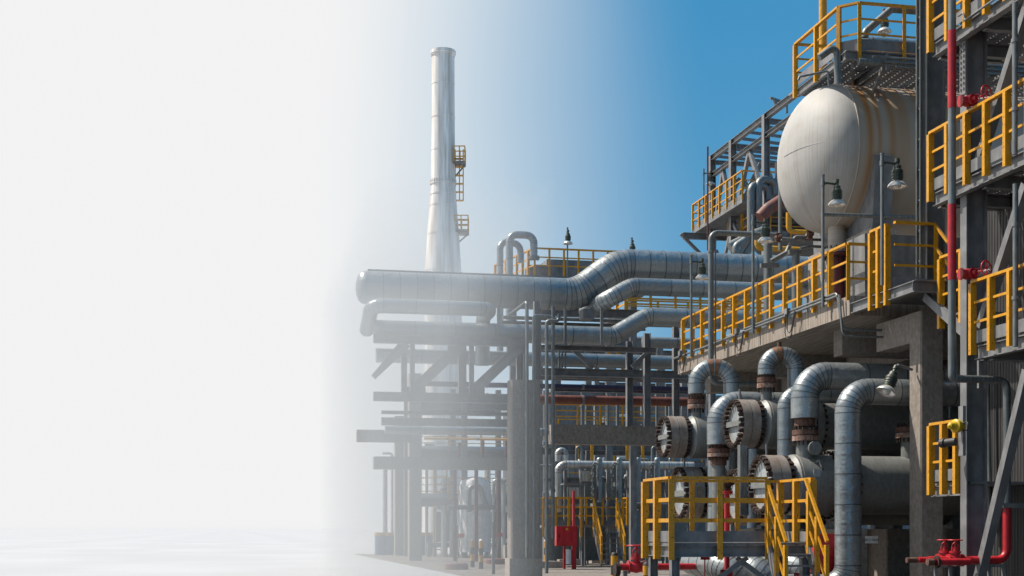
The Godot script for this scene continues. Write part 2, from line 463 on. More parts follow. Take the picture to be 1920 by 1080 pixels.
func lamp_head(t: Node3D, top: Vector3, axis: Vector3, s := 1.0):
	# axis: direction the lamp shines
	var mb := MB.new()
	mb.lathe(top, axis, [[0.0, 0.0], [0.0, 0.045 * s], [0.07 * s, 0.05 * s], [0.08 * s, 0.035 * s], [0.12 * s, 0.04 * s], [0.14 * s, 0.075 * s], [0.2 * s, 0.08 * s], [0.22 * s, 0.1 * s], [0.4 * s, 0.1 * s], [0.42 * s, 0.06 * s]], 16)
	var v := hub(t, "lamp_body", mb, top, M.green)
	var ring := MB.new()
	for k in 3: ring.lathe(top + axis * (0.25 + 0.05 * k) * s, axis, [[0.0, 0.1 * s], [0.0, 0.112 * s], [0.02 * s, 0.112 * s], [0.02 * s, 0.1 * s]], 16)
	own(v, "cooling_fins", ring, M.green)
	var sh := MB.new()
	sh.lathe(top + axis * 0.41 * s, axis, [[0.0, 0.07 * s], [0.03 * s, 0.12 * s], [0.08 * s, 0.17 * s], [0.12 * s, 0.185 * s], [0.125 * s, 0.18 * s], [0.08 * s, 0.16 * s], [0.03 * s, 0.11 * s]], 20, true)
	own(v, "reflector", sh, M.shade)
	var gl := MB.new()
	gl.lathe(top + axis * 0.43 * s, axis, [[0.0, 0.06 * s], [0.09 * s, 0.07 * s], [0.13 * s, 0.04 * s], [0.14 * s, 0.0]], 14, true)
	own(v, "bulb_glass", gl, M.glass)
func pole_lamp(label: String, foot: Vector3, top_y: float, arm: Vector3, r := 0.035, s := 1.0, group := "floodlights on poles along the slab edge"):
	var t := thing("pole_lamp", label, "lamp", foot, group)
	var top := Vector3(foot.x, top_y, foot.z)
	rod(t, "pole", foot, top, r, M.galv)
	rod(t, "pole_cap", top, top + Vector3.UP * 0.03, r * 1.2, M.galv)
	var j := top - Vector3.UP * 0.16 * s
	conduit(t, "arm", [j - arm.normalized() * 0.0, j + arm * 0.3 + Vector3.UP * 0.02, j + arm], r * 0.7, M.green, 0.05)
	rod(t, "arm_clamp", j - Vector3.UP * 0.05, j + Vector3.UP * 0.05, r * 1.35, M.galv)
	lamp_head(t, j + arm + Vector3.UP * 0.1 * s, Vector3.DOWN, s)
	return t

func setting():
	var g := MeshInstance3D.new(); g.name = "ground"; var p := PlaneMesh.new(); p.size = Vector2(24000, 24000); g.mesh = p
	g.material_override = M.ground; g.set_meta("kind", "structure"); add_child(g)
	var rd := MeshInstance3D.new(); rd.name = "added_dark_ground"; var rp := PlaneMesh.new(); rp.size = Vector2(160, 44); rd.mesh = rp
	rd.material_override = M.unseen_dark_ground; rd.set_meta("kind", "structure"); add_child(rd); rd.position = V(10, 0.004, 1.5)  # dark ground out of view, added to cut light bounced from below
	var pv := MeshInstance3D.new(); pv.name = "pavement"; var pp := PlaneMesh.new(); pp.size = Vector2(60, 62); pv.mesh = pp
	pv.material_override = M.pavement; pv.set_meta("kind", "structure"); add_child(pv); pv.position = V(37.5, 0.008, 55)
	var joints := MB.new()
	for i in 8: joints.box(V(9.5 + i * 4.0, 0.0125, 55), Vector3(0.04, 0.004, 61))
	for i in 14: joints.box(V(37.5, 0.0128, 26 + i * 4.3), Vector3(59, 0.004, 0.04))
	var jm := MeshInstance3D.new(); jm.name = "pavement_joints"; jm.mesh = joints.mesh(Vector3.ZERO); jm.material_override = M.joint; jm.set_meta("kind", "structure"); add_child(jm)
func fade_mist():
	for f in [[2.4, 5.7, 0.02, 7.8, 24.0, 38.0, 0.075]]:
		var fv := FogVolume.new(); fv.name = numbered("added_mist_bank"); fv.size = Vector3(f[1] - f[0], f[3] - f[2], f[5] - f[4])
		fv.position = V((f[0] + f[1]) / 2, (f[2] + f[3]) / 2, (f[4] + f[5]) / 2)
		var fm := FogMaterial.new(); fm.albedo = Color(0.955, 0.98, 1); fm.density = f[6]; fv.material = fm  # mist added to imitate the white fade; cool tint offsets the warm sun
		fv.set_meta("kind", "stuff"); fv.set_meta("label", "added bank of white mist that fades out the left of the yard"); fv.set_meta("category", "haze"); fv.set_meta("group", "added white mist over the yard")
		add_child(fv)

func concrete_box(t: Node3D, called: String, x0: float, x1: float, y0: float, y1: float, b0: float, b1: float, m: Material, ch := 0.03):
	var pts := [Vector2(x0 + ch, y0 * 0 + b0), Vector2(x1 - ch, b0), Vector2(x1, b0 + ch), Vector2(x1, b1 - ch), Vector2(x1 - ch, b1), Vector2(x0 + ch, b1), Vector2(x0, b1 - ch), Vector2(x0, b0 + ch)]
	var mb := MB.new(); mb.poly_prism(pts, Vector3(0, y0, 0), Vector3(1, 0, 0), Vector3(0, 0, -1), Vector3(0, y1 - y0, 0))
	return own(t, called, mb, m)
const ST := 6.55
func slab():
	var t := thing("concrete_platform", "raised concrete deck on columns with a yellow guard rail, the white drum on top", "platform", V(17, 0, 34))
	bx(t, "slab", V(18.0, ST - 0.21, 33.45), Vector3(10, 0.42, 11.6), M.fascia)
	concrete_box(t, "column", 13.78, 14.29, 0.0, 6.0, 26.0, 26.5, M.concrete)
	bx(t, "edge_beam", V(14.035, 5.7, 27.25), Vector3(0.48, 0.6, 1.5), M.concrete)
	for b in [29.75, 34.4, 38.6]:
		for x in [16.07, 20.5]:
			if b < 34 and x < 18: continue
			concrete_box(t, "column", x - 0.27, x + 0.27, 0.0, ST - 0.42 - 0.6, b - 0.25, b + 0.25, M.concrete)
		bx(t, "cross_beam", V(18.2, ST - 0.42 - 0.302, b), Vector3(9.0, 0.6, 0.46), M.concrete)
	for x in [15.07, 20.5]:
		for b in [32.1, 36.5]: bx(t, "edge_beam", V(x + (1.0 if x < 18 else 0.0), ST - 0.42 - 0.272, b), Vector3(0.44, 0.54, 3.6), M.concrete)
	var rl := [V(12.98, ST, 38.7), V(12.98, ST, 27.72), V(13.6, ST, 27.72)]
	railing(t, rl, {"sp": 0.82, "toe": 0.0, "under": 0.1, "pw": 0.085, "h": 1.12})
	for q in [[28.8, "drum_support"], [36.2, "drum_support"]]: pass
	# conduit on the slab edge with hanging cables
	var c := thing("edge_conduit", "thin grey conduit running along the top edge of the concrete slab", "conduit", V(12.9, ST, 34))
	conduit(c, "pipe", [V(12.9, ST + 0.05, 39.3), V(12.9, ST + 0.05, 28.0)], 0.03, M.galv)
	conduit(c, "pipe", [V(12.9, ST + 0.12, 33.6), V(12.9, ST + 0.12, 28.05), V(12.93, ST - 0.7, 27.85), V(15.5, ST - 0.72, 27.6), V(15.5, ST - 2.2, 27.6)], 0.028, M.galv)
	conduit(c, "pipe", [V(12.88, ST + 0.05, 27.9), V(12.9, ST - 0.85, 27.78), V(15.3, ST - 0.88, 27.58), V(15.3, ST - 2.6, 27.58)], 0.025, M.galv)
	for b in [38.6, 34.0, 30.7]:
		for k in 2:
			var a := V(12.86, ST + 0.1, b + k * 0.1)
			conduit(c, "cable_loop", [a, V(12.86, ST - 0.35 - 0.12 * k, b + 0.02 + k * 0.14), V(12.86, ST - 0.42 - 0.14 * k, b - 0.2), V(12.86, ST + 0.06, b - 0.42 - k * 0.05)], 0.012, M.rubber, 0.2, 6)
		bx(c, "junction_box", V(12.86, ST + 0.12, b), Vector3(0.1, 0.14, 0.16), M.steel_pale)
	# lamps
	var spots := [[1296, 690, 480, "pole lamp at the far left end of the slab guard rail"], [1412, 618, 405, "pole lamp rising beside the second run of slab guard rail, before the big silver pipe"], [1543, 570, 330, "pole lamp standing in front of the white drum's lower end"], [1654, 590, 290, "tallest pole lamp, in front of the grey drum saddle by the link platform"]]
	for s in spots:
		var top := atx(s[0], s[2], 12.84)
		var foot := Vector3(12.84, ST - 0.1, top.z)
		pole_lamp(s[3], foot, top.y, Vector3(0.32, 0.0, 0.02), 0.036, 1.08)
		
func link_platform():
	var t := thing("link_platform", "grey steel bracket platform with yellow rails joining the slab to the tower", "platform", V(14, 6.0, 26.5))
	var y := 6.42
	bx(t, "deck_plate", V(14.4, y - 0.02, 26.25), Vector3(2.6, 0.03, 2.66), M.steel)
	hbeam(t, "edge_channel", V(13.06, y - 0.15, 27.6), V(13.06, y - 0.15, 24.93), 0.22, 0.12, M.steel)
	hbeam(t, "edge_channel", V(13.0, y - 0.15, 24.86), V(15.7, y - 0.15, 24.86), 0.22, 0.12, M.steel)
	bar(t, "bracket", atx(1736, 556, 13.5), atx(1812, 626, 13.5), 0.17, 0.1, M.steel)
	railing(t, [V(13.02, y, 26.65), V(13.02, y, 25.95)], {"sp": 0.35, "toe": 0.0, "under": 0.35, "h": 1.28, "pw": 0.09})
	railing(t, [V(13.1, y, 25.8), V(13.98, y, 25.8)], {"sp": 0.88, "toe": 0.2, "under": 0.1, "h": 1.3, "skip_first": true})
	for k in [1.3, 0.86, 0.44]: bar(t, "stair_rail", V(13.98, y + k, 25.8), V(14.1, y + k - 0.5, 25.4), 0.045, 0.06, M.yellow)
	railing(t, [V(13.55, 5.72, 24.75), V(13.55, 5.72, 23.95)], {"sp": 0.72, "toe": 0.0, "under": 0.28, "h": 1.1, "pw": 0.09})
	bx(t, "lower_landing", V(14.2, 5.66, 24.4), Vector3(1.2, 0.04, 0.84), M.steel)
	# dark vent box behind
	bx(t, "equipment_box", V(14.6, y + 0.75, 28.2), Vector3(2.4, 1.5, 0.9), M.clad_dark)

func tower():
	var t := thing("steel_tower", "tall grey steel tower with stacked walkways, yellow rails and diagonal braces", "tower", V(15, 0, 23))
	var X := 13.0
	var bA := atx(1732, 300, 13.8); var bB := atx(1810, 300, 13.2)
	# columns: flanges face the yard
	for q in [[bA.z, 6.6, 22.0, X + 1.01], [bB.z, 0.0, 22.0, X + 0.37], [bB.z + 4.2, 0.0, 22.0, X + 0.37]]:
		put(t, "column", UH, Transform3D(Basis(Vector3(0, q[2] - q[1], 0), Vector3(0.42, 0, 0), Vector3(0, 0, 0.22)), Vector3(q[3], (q[1] + q[2]) / 2, q[0])), M.steel)
		put(t, "rear_column", UH, Transform3D(Basis(Vector3(0, 22.0, 0), Vector3(0.4, 0, 0), Vector3(0, 0, 0.3)), Vector3(X + 4.4, 11.0, q[0])), M.steel_dark)
	# splice plate with bolts on the middle column
	bx(t, "splice_plate", Vector3(X + 0.15, 10.0, bB.z), Vector3(0.016, 1.0, 0.2), M.steel_pale)
	var bo := MB.new()
	for i in 9:
		for s in [-0.05, 0.05]: bo.box(Vector3(X + 0.135, 9.6 + i * 0.1, bB.z + s), Vector3(0.03, 0.035, 0.035))
	stuff(own(t, "bolts", bo, M.steel_dark))
	var bl := -bB.z
	var bs: float = -atx(1745, 300, 12.98).z
	bl = -atx(1824, 300, 12.98).z
	var levels := [[4.85, bl, 19.5], [7.93, bs, 19.5], [10.75, bs, 19.5], [13.8, bs, 19.5], [16.9, bs, 19.5]]
	for L in levels:
		var y: float = L[0]
		railing(t, [V(X - 0.02, y, L[1]), V(X - 0.02, y, L[2])], {"sp": 0.66, "toe": 0.22, "under": 0.2, "pw": 0.088, "tm": M.steel_pale})
		hbeam(t, "edge_channel", V(X + 0.09, y - 0.16, L[1]), V(X + 0.09, y - 0.16, L[2]), 0.24, 0.14, M.steel)
		grating(t, X + 0.16, X + 1.5, L[2], L[1], y - 0.03, 0.1)
		for k in 5: hbeam(t, "deck_beam", V(X + 0.16, y - 0.2, L[1] - 0.3 - k * 1.3), V(X + 4.3, y - 0.2, L[1] - 0.3 - k * 1.3), 0.24, 0.14, M.steel_dark)
		bx(t, "floor_plate", V(X + 3.2, y - 0.05, (L[1] + L[2]) / 2), Vector3(3.3, 0.03, L[1] - L[2]), M.steel_dark)  # floors added behind the walkway to keep the interior dark
		bx(t, "rear_beam", V(X + 1.62, y - 0.2, (L[1] + L[2]) / 2), Vector3(0.16, 0.28, L[1] - L[2]), M.steel_dark)
		# horizontal edge of the walkway's end
		hbeam(t, "end_channel", V(X + 0.2, y - 0.16, L[1] + 0.07), V(X + 1.5, y - 0.16, L[1] + 0.07), 0.24, 0.12, M.steel)
	# braces (angle section: two legs)
	for br in [[1831, 300, 1925, 0], [1833, 613, 1919, 345], [1829, 1085, 1921, 694]]:
		var a := atx(br[0], br[1], X + 0.1); var c := atx(br[2], br[3], X + 0.1)
		bar(t, "brace", a, c, 0.15, 0.015, M.steel_pale)
		var f := frame_of(c - a)
		bar(t, "brace_leg", a - f.y * 0.07 + Vector3(0.08, 0, 0), c - f.y * 0.07 + Vector3(0.08, 0, 0), 0.015, 0.14, M.steel)
	# cladding panels of the plant room behind the walkway
	var w := thing("clad_wall", "dark grey ribbed metal wall of the plant room behind the tower walkways", "wall", V(14.6, 0, 22))
	var b1: float = -atx(1823, 600, 14.4).z
	for i in 6:
		var mb := MB.new()
		var s := b1 - i * 1.0
		var n := 10
		for k in n:
			var q := s - k * 0.1
			mb.box(V(14.45, 4.15, q - 0.03), Vector3(0.03, 8.3, 0.05))
			mb.box(V(14.458, 4.15, q - 0.0775), Vector3(0.03, 8.3, 0.045))
		own(w, "ribbed_panel", mb, M.clad)
	bx(w, "corner_trim", V(14.44, 4.15, b1 + 0.04), Vector3(0.1, 8.34, 0.06), M.steel_pale)
	bx(w, "girt", V(14.62, 4.15, b1 - 3.0), Vector3(0.2, 8.2, 6.0), M.clad_dark)
	# interior: walls and roof added to keep the space behind the tower dark
	var r := thing("added_shade_room", "walls and roof added behind the steel tower to shade the interior", "building", V(18, 0, 22))
	bx(r, "back_wall", V(18.6, 11, 22.5), Vector3(0.3, 22, 11.0), M.clad_dark)
	bx(r, "end_wall", V(16.5, 11, 17.0), Vector3(4.6, 22, 0.3), M.clad_dark)
	bx(r, "roof", V(16.0, 21.9, 22.4), Vector3(6.2, 0.3, 10.8), M.clad_dark)
	# low landing with three posts
	var g := thing("small_landing", "small yellow railed landing between the concrete column and the tower post", "platform", V(13.2, 2.2, 24.5))
	var p0 := atx(1746, 905, 13.15); var p1 := atx(1800, 905, 13.15)
	railing(g, [V(13.15, 2.45, -p0.z), V(13.15, 2.45, -p1.z + 0.1)], {"sp": 0.62, "toe": 0.22, "under": 0.25, "pw": 0.1, "h": 1.1, "tm": M.steel_pale})
	bx(g, "deck_plate", V(13.9, 2.4, (-p0.z - p1.z) / 2), Vector3(1.3, 0.05, 1.4), M.steel)
	hbeam(g, "edge_channel", V(13.25, 2.27, -p0.z + 0.1), V(13.25, 2.27, -p1.z), 0.2, 0.1, M.steel_pale)
	# cable tray up column A
	var lt := thing("cable_ladder", "narrow dark cable ladder climbing beside the tower's end column", "ladder", V(13.75, 6.6, 26.4))
	var z0: float = atx(1722, 300, 13.75).z; var z1: float = atx(1729, 300, 13.75).z
	for z in [z0, z1]: bx(lt, "stringer", Vector3(13.75, 14.2, z), Vector3(0.1, 15.2, 0.025), M.galv)
	for i in 24: bx(lt, "rung", Vector3(13.75, 7.0 + i * 0.62, (z0 + z1) / 2), Vector3(0.03, 0.03, absf(z1 - z0)), M.galv)
	# vertical conduits on the walkway face
	for q in [[1903, 5, 290, 13.0 - 0.15, "grey vertical conduit strapped to the upper walkway rail posts"], [1904, 345, 650, 13.0 - 0.15, "grey vertical conduit strapped to the lower walkway rail posts"]]:
		var a := atx(q[0], q[1], q[3]); var b := atx(q[0], q[2], q[3])
		var cd := thing("riser_conduit", q[4], "conduit", b)
		rod(cd, "pipe", b, a, 0.045, M.galv)
		for k in [0.3, 0.75]: rod(cd, "clamp", b.lerp(a, k) - Vector3.UP * 0.03, b.lerp(a, k) + Vector3.UP * 0.03, 0.06, M.steel_dark)
	var dn := thing("wall_conduit", "thin pale conduit running down the ribbed wall", "conduit", atx(1857, 1000, 14.3))
	rod(dn, "pipe", atx(1857, 1000, 14.3), atx(1852, 715, 14.3), 0.04, M.galv)
	# handrail wire near top
	var hw := thing("hand_wire", "thin bent grey tube fixed across the top walkway's posts", "tube", atx(1800, 30, 12.8))
	conduit(hw, "tube", [atx(1797, 30, 12.85), atx(1806, 24, 12.85), atx(1809, 38, 12.85), atx(1870, -5, 12.85)], 0.02, M.steel_pale, 0.05, 6)
	# alarm
	var al := thing("alarm_beacon", "round yellow alarm beacon clamped to the tower column", "beacon", atx(1803, 800, 12.9))
	var ac := atx(1792, 799, 12.85)
	var ab := MB.new()
	ab.lathe(ac + Vector3(0.12, 0, 0.0), Vector3(-1, 0.0, 0.25), [[0.0, 0.0], [0.0, 0.08], [0.08, 0.1], [0.1, 0.125], [0.16, 0.125], [0.18, 0.09], [0.22, 0.07], [0.29, 0.055], [0.32, 0.0]], 18)
	own(al, "beacon", ab, mat(lin(0.5, 0.33, 0.01), 0.4))
	bx(al, "bracket", atx(1804, 808, 13.0), Vector3(0.06, 0.9, 0.16), M.steel_pale)
	conduit(al, "cable", [atx(1800, 795, 12.95), atx(1816, 790, 12.95), atx(1814, 808, 12.95), atx(1802, 806, 12.95)], 0.012, M.rubber, 0.08, 6)
	var cm := thing("camera_tube", "short black cylindrical camera housing below the yellow beacon", "camera", atx(1790, 830, 12.9))
	rod(cm, "housing", atx(1767, 831, 12.8), atx(1792, 828, 12.95), 0.075, M.rubber)
	rod(cm, "sun_hood", atx(1765, 831, 12.79), atx(1772, 830.5, 12.82), 0.085, M.rubber)

const DB := 33.5
const DR := 1.86
const DX := 15.13
const DY := 11.1
func drum_texture() -> ImageTexture:
	var w := 512; var h := 1024
	var im := Image.create(w, h, false, Image.FORMAT_RGB8)
	var fn := FastNoiseLite.new(); fn.seed = 9; fn.frequency = 0.02; fn.fractal_octaves = 4
	var base := lin(0.36, 0.33, 0.29)
	var dirt := lin(0.20, 0.145, 0.10)
	var rust := lin(0.30, 0.125, 0.03)
	for j in h:
		var x := float(j) / h * 11.0
		var s := fn.get_noise_2d(x * 60.0, 3.0) * 0.5 + 0.5
		var s2 := fn.get_noise_2d(x * 260.0, 40.0) * 0.5 + 0.5
		var strong := 0.0
		for q in [[0.3, 0.1, 0.95], [0.55, 0.06, 1.0], [0.9, 0.12, 0.7], [1.2, 0.2, 0.6], [1.8, 0.12, 0.6], [2.6, 0.3, 0.5]]:
			strong = maxf(strong, q[2] * exp(-pow((x - q[0]) / q[1], 2)))
		for i in w:
			var u := float(i) / w
			var a := minf(u, 1.0 - u) * 2.0   # 0 top, 1 bottom
			var run := fn.get_noise_2d(x * 90.0 + a * 8.0, a * 14.0 + 90.0) * 0.5 + 0.5
			var patch := fn.get_noise_2d(x * 18.0, a * 90.0 + 300.0) * 0.5 + 0.5
			var d := clampf((s * 0.7 + s2 * 0.4 - 0.25) * 0.75 + (patch - 0.5) * 0.5, 0, 1)
			var c := base.lerp(dirt, d * 0.55)
			var reach := clampf(1.25 - a * (0.9 + 0.9 * (1.0 - run)), 0, 1)
			c = c.lerp(rust, clampf(strong * reach * (0.45 + 0.9 * run), 0, 0.85))
			im.set_pixel(i, j, c)
	return ImageTexture.create_from_image(im)
func drip_texture() -> ImageTexture:
	# off-white paint with run-down dirt lines and a few rust drips, laid flat across the head
	var w := 512
	var im := Image.create(w, w, false, Image.FORMAT_RGB8)
	var r := RandomNumberGenerator.new(); r.seed = 5
	var fn := FastNoiseLite.new(); fn.seed = 19; fn.frequency = 0.012; fn.fractal_octaves = 4
	var base := lin(0.345, 0.35, 0.343); var dirt := lin(0.20, 0.165, 0.13); var rust := lin(0.26, 0.13, 0.05)
	var amount := PackedFloat32Array(); var start := PackedFloat32Array(); var red := PackedFloat32Array()
	for i in w:
		amount.append(r.randf_range(0.0, 0.18) if r.randf() < 0.75 else r.randf_range(0.2, 0.5)); start.append(r.randf_range(0.1, 0.85)); red.append(1.0 if r.randf() < 0.12 else 0.0)
	for j in w:
		for i in w:
			var q := fn.get_noise_2d(i, j) * 0.5 + 0.5
			var c := base.lerp(dirt, clampf((q - 0.45) * 0.5, 0.0, 0.2))
			var y := float(j) / w
			var e := clampf((y - start[i]) * 40.0, 0, 1) * amount[i] * (0.5 + 0.7 * (fn.get_noise_2d(i * 6.0, j * 2.0 + 400.0) * 0.5 + 0.5))
			c = c.lerp(rust if red[i] > 0.5 else dirt, e)
			im.set_pixel(i, j, c)
	return ImageTexture.create_from_image(im)
func drum():
	var t := thing("storage_drum", "large off-white horizontal drum with a domed end and rust streaks on concrete saddles", "tank", V(DX + 4, ST, DB))
	var o := V(DX, DY, DB)
	var hd := []
	for i in 13:
		var a := PI / 2 * i / 12.0
		hd.append([DR * 0.62 * (1.0 - cos(a)) - DR * 0.62, DR * sin(a)])
	var head_m := StandardMaterial3D.new(); head_m.albedo_texture = drip_texture(); head_m.roughness = 0.6; head_m.metallic_specular = 0.35
	var mb := MB.new(); mb.lathe(o, Vector3.RIGHT, hd, 64, true)
	for i in mb.v.size(): mb.uv[i] = Vector2(atan2(mb.v[i].z - o.z, maxf((o.x - mb.v[i].x) / 0.62, 0.0001)) / PI + 0.5, (o.y + DR - mb.v[i].y) / (2 * DR))
	own(t, "domed_head", mb, head_m)
	var sm := StandardMaterial3D.new(); sm.albedo_texture = drum_texture(); sm.roughness = 0.55
	var sh := MB.new(); sh.lathe(o, Vector3.RIGHT, [[0.0, DR], [11.0, DR]], 64)
	own(t, "shell", sh, sm)
	for x in [0.02, 2.7, 5.4]:
		var sb := MB.new(); sb.lathe(o + Vector3(x, 0, 0), Vector3.RIGHT, [[-0.03, DR - 0.01], [-0.015, DR + 0.014], [0.015, DR + 0.014], [0.03, DR - 0.01]], 64)
		own(t, "weld_seam", sb, sm)
	# a name plate bracket on the head
	var pl := atb(1468, 293, DB + 1.45)
	bx(t, "plate", V(DX - 0.78, DY + 0.07, DB + 1.42), Vector3(0.12, 0.36, 0.1), M.rubber)
	# long seam across the head
	var sl := []
	for i in 12:
		var a := -1.25 + 1.3 * i / 11.0
		sl.append(o + Vector3(-DR * 0.62 * cos(a) - 0.004, 0.03, DR * sin(a) * -1.0 * 0.99))
	var sb2 := MB.new(); sb2.tube(sl, 0.007, 5); own(t, "head_seam", sb2, M.cover)
	# saddles: concrete pedestal, steel cradle
	for x in [0.3, 7.2]:
		bx(t, "pedestal", V(DX + x + 0.35, (ST + 8.95) / 2 + 0.002, DB), Vector3(0.7, 8.95 - ST, 3.8), M.concrete_pale)
		var pts := [Vector2(-1.75, 0), Vector2(1.75, 0), Vector2(1.93, 1.75), Vector2(1.86, 1.8), Vector2(-1.86, 1.8), Vector2(-1.93, 1.75)]
		var sd := MB.new(); sd.poly_prism(pts, V(DX + x + 0.1, 8.953, DB), Vector3(0, 0, -1), Vector3(0, 1, 0), Vector3(0.5, 0, 0))
		own(t, "cradle", sd, M.steel)
	# outlet nozzle
	rod(t, "nozzle", V(DX + 0.12, 9.35, DB - 0.3), V(DX + 0.12, 8.72, DB - 0.3), 0.22, sm)
	# clips on the shell that carry the platform struts
	for x in [0.75, 2.55]:
		var c := V(DX + x, DY + 1.35, DB - 1.32)
		bar(t, "clip", c + Vector3(-0.08, 0.14, 0.0), c + Vector3(-0.08, -0.12, 0.16), 0.05, 0.12, M.rust_pale)
	var dn := thing("drain_pipe", "red-brown drain pipe with bolted flange under the white drum", "pipe", V(DX + 0.12, ST, DB - 0.3))
	flange(dn, V(DX + 0.12, 8.62, DB - 0.3), Vector3.DOWN, 0.34, 0.09, 14, M.vessel, "flange", M.red_dark)
	rod(dn, "pipe", V(DX + 0.12, 8.53, DB - 0.3), V(DX + 0.12, ST, DB - 0.3), 0.2, M.red_dark)

func drum_platform():
	var x0 := 14.6; var b0 := 31.3; var b1 := 34.3; var y := 13.2
	var t := thing("drum_platform", "grating platform with yellow rails perched on top of the white drum", "platform", V(17, y, 33))
	railing(t, [V(x0, y, b1), V(x0, y, b0 + 0.35), V(x0 + 0.35, y, b0), V(22.0, y, b0)], {"sp": 1.25, "toe": 0.26, "under": 0.3, "pw": 0.09, "h": 1.12})
	railing(t, [V(x0, y, b1), V(22.0, y, b1)], {"sp": 1.5, "toe": 0.0, "under": 0.1, "h": 1.12})
	grating(t, x0 + 0.08, 22.0, b0 + 0.08, b1 + 0.6, y - 0.03, 0.15)
	hbeam(t, "edge_channel", V(x0 + 0.06, y - 0.17, b0 + 0.05), V(x0 + 0.06, y - 0.17, b1), 0.2, 0.1, M.steel)
	hbeam(t, "edge_channel", V(x0, y - 0.17, b0), V(22.0, y - 0.17, b0), 0.2, 0.1, M.steel_dark)
	for x in [15.8, 17.4, 19.0]: hbeam(t, "cross_beam", V(x, y - 0.2, b0 + 0.06), V(x, y - 0.2, b1), 0.22, 0.12, M.steel_dark)
	for x in [15.75, 17.55]:
		bar(t, "strut", V(x, y - 0.1, b0 + 0.1), V(x, DY + 1.35, DB - 1.34), 0.09, 0.06, M.steel_dark)
		bar(t, "strut", V(x - 0.9, y - 0.28, b0 + 0.15), V(x + 0.1, y - 0.15, b1 - 0.8), 0.09, 0.06, M.steel_dark)
	var p := thing("deluge_pipe", "grey sprinkler pipe bent along the edge above the drum", "pipe", V(16, 13, 31))
	conduit(p, "pipe", [atb(1536, 108, 31.15), atb(1569, 84, 31.12), atb(1571, 158, 31.12)], 0.085, M.galv, 0.12, 12)
	conduit(p, "pipe", [V(14.9, 12.86, 31.2), V(22, 12.86, 31.2)], 0.085, M.galv, 0.1, 12)
	var q := thing("vapour_pipe", "thick grey pipe lying along the drum platform deck", "pipe", V(17, 13.6, 32.2))
	jacket(q, [V(15.6, 13.3, 32.6), V(15.6, 13.85, 32.6), V(22, 13.85, 32.6)], 0.17, 0.3, M.jack, 1.4, 5)
	var w := thing("overhead_pipe", "grey pipe with an angled spur above the drum platform rail", "pipe", V(17, 14.2, 32))
	conduit(w, "pipe", [atb(1622, 70, 31.7), atb(1622, 60, 31.7), atb(1672, 17, 31.7), V(22, atb(1672, 17, 31.7).y, 31.7)], 0.09, M.galv, 0.15, 12)
	var yv := thing("yellow_stack", "tall yellow vertical pipe rising behind the drum platform", "pipe", V(15.0, 12, 35.0))
	var a := atb(1543, 100, 34.7); var b := atb(1543, -60, 34.7)
	rod(yv, "pipe", Vector3(a.x, 12.4, a.z), b, 0.105, M.yellow)
	rod(yv, "sleeve", Vector3(a.x, 12.4, a.z), Vector3(a.x, 13.7, a.z), 0.12, M.galv)
	pole_lamp("pole lamp behind the drum platform rail at the top of the picture", Vector3(atb(1657, 60, 33.8).x, 13.2, -33.8), 15.2, Vector3(0.0, 0, 0.05), 0.035, 1.0, "floodlights on the drum platform")
	var gn := thing("small_gooseneck", "thin bent tube on a stub above the drum's dome", "tube", atb(1500, 160, 31.4))
	conduit(gn, "tube", [atb(1497, 150, 31.6), atb(1499, 144, 31.6), atb(1553, 133, 31.4), atb(1554, 160, 31.4)], 0.03, M.galv, 0.05, 6)

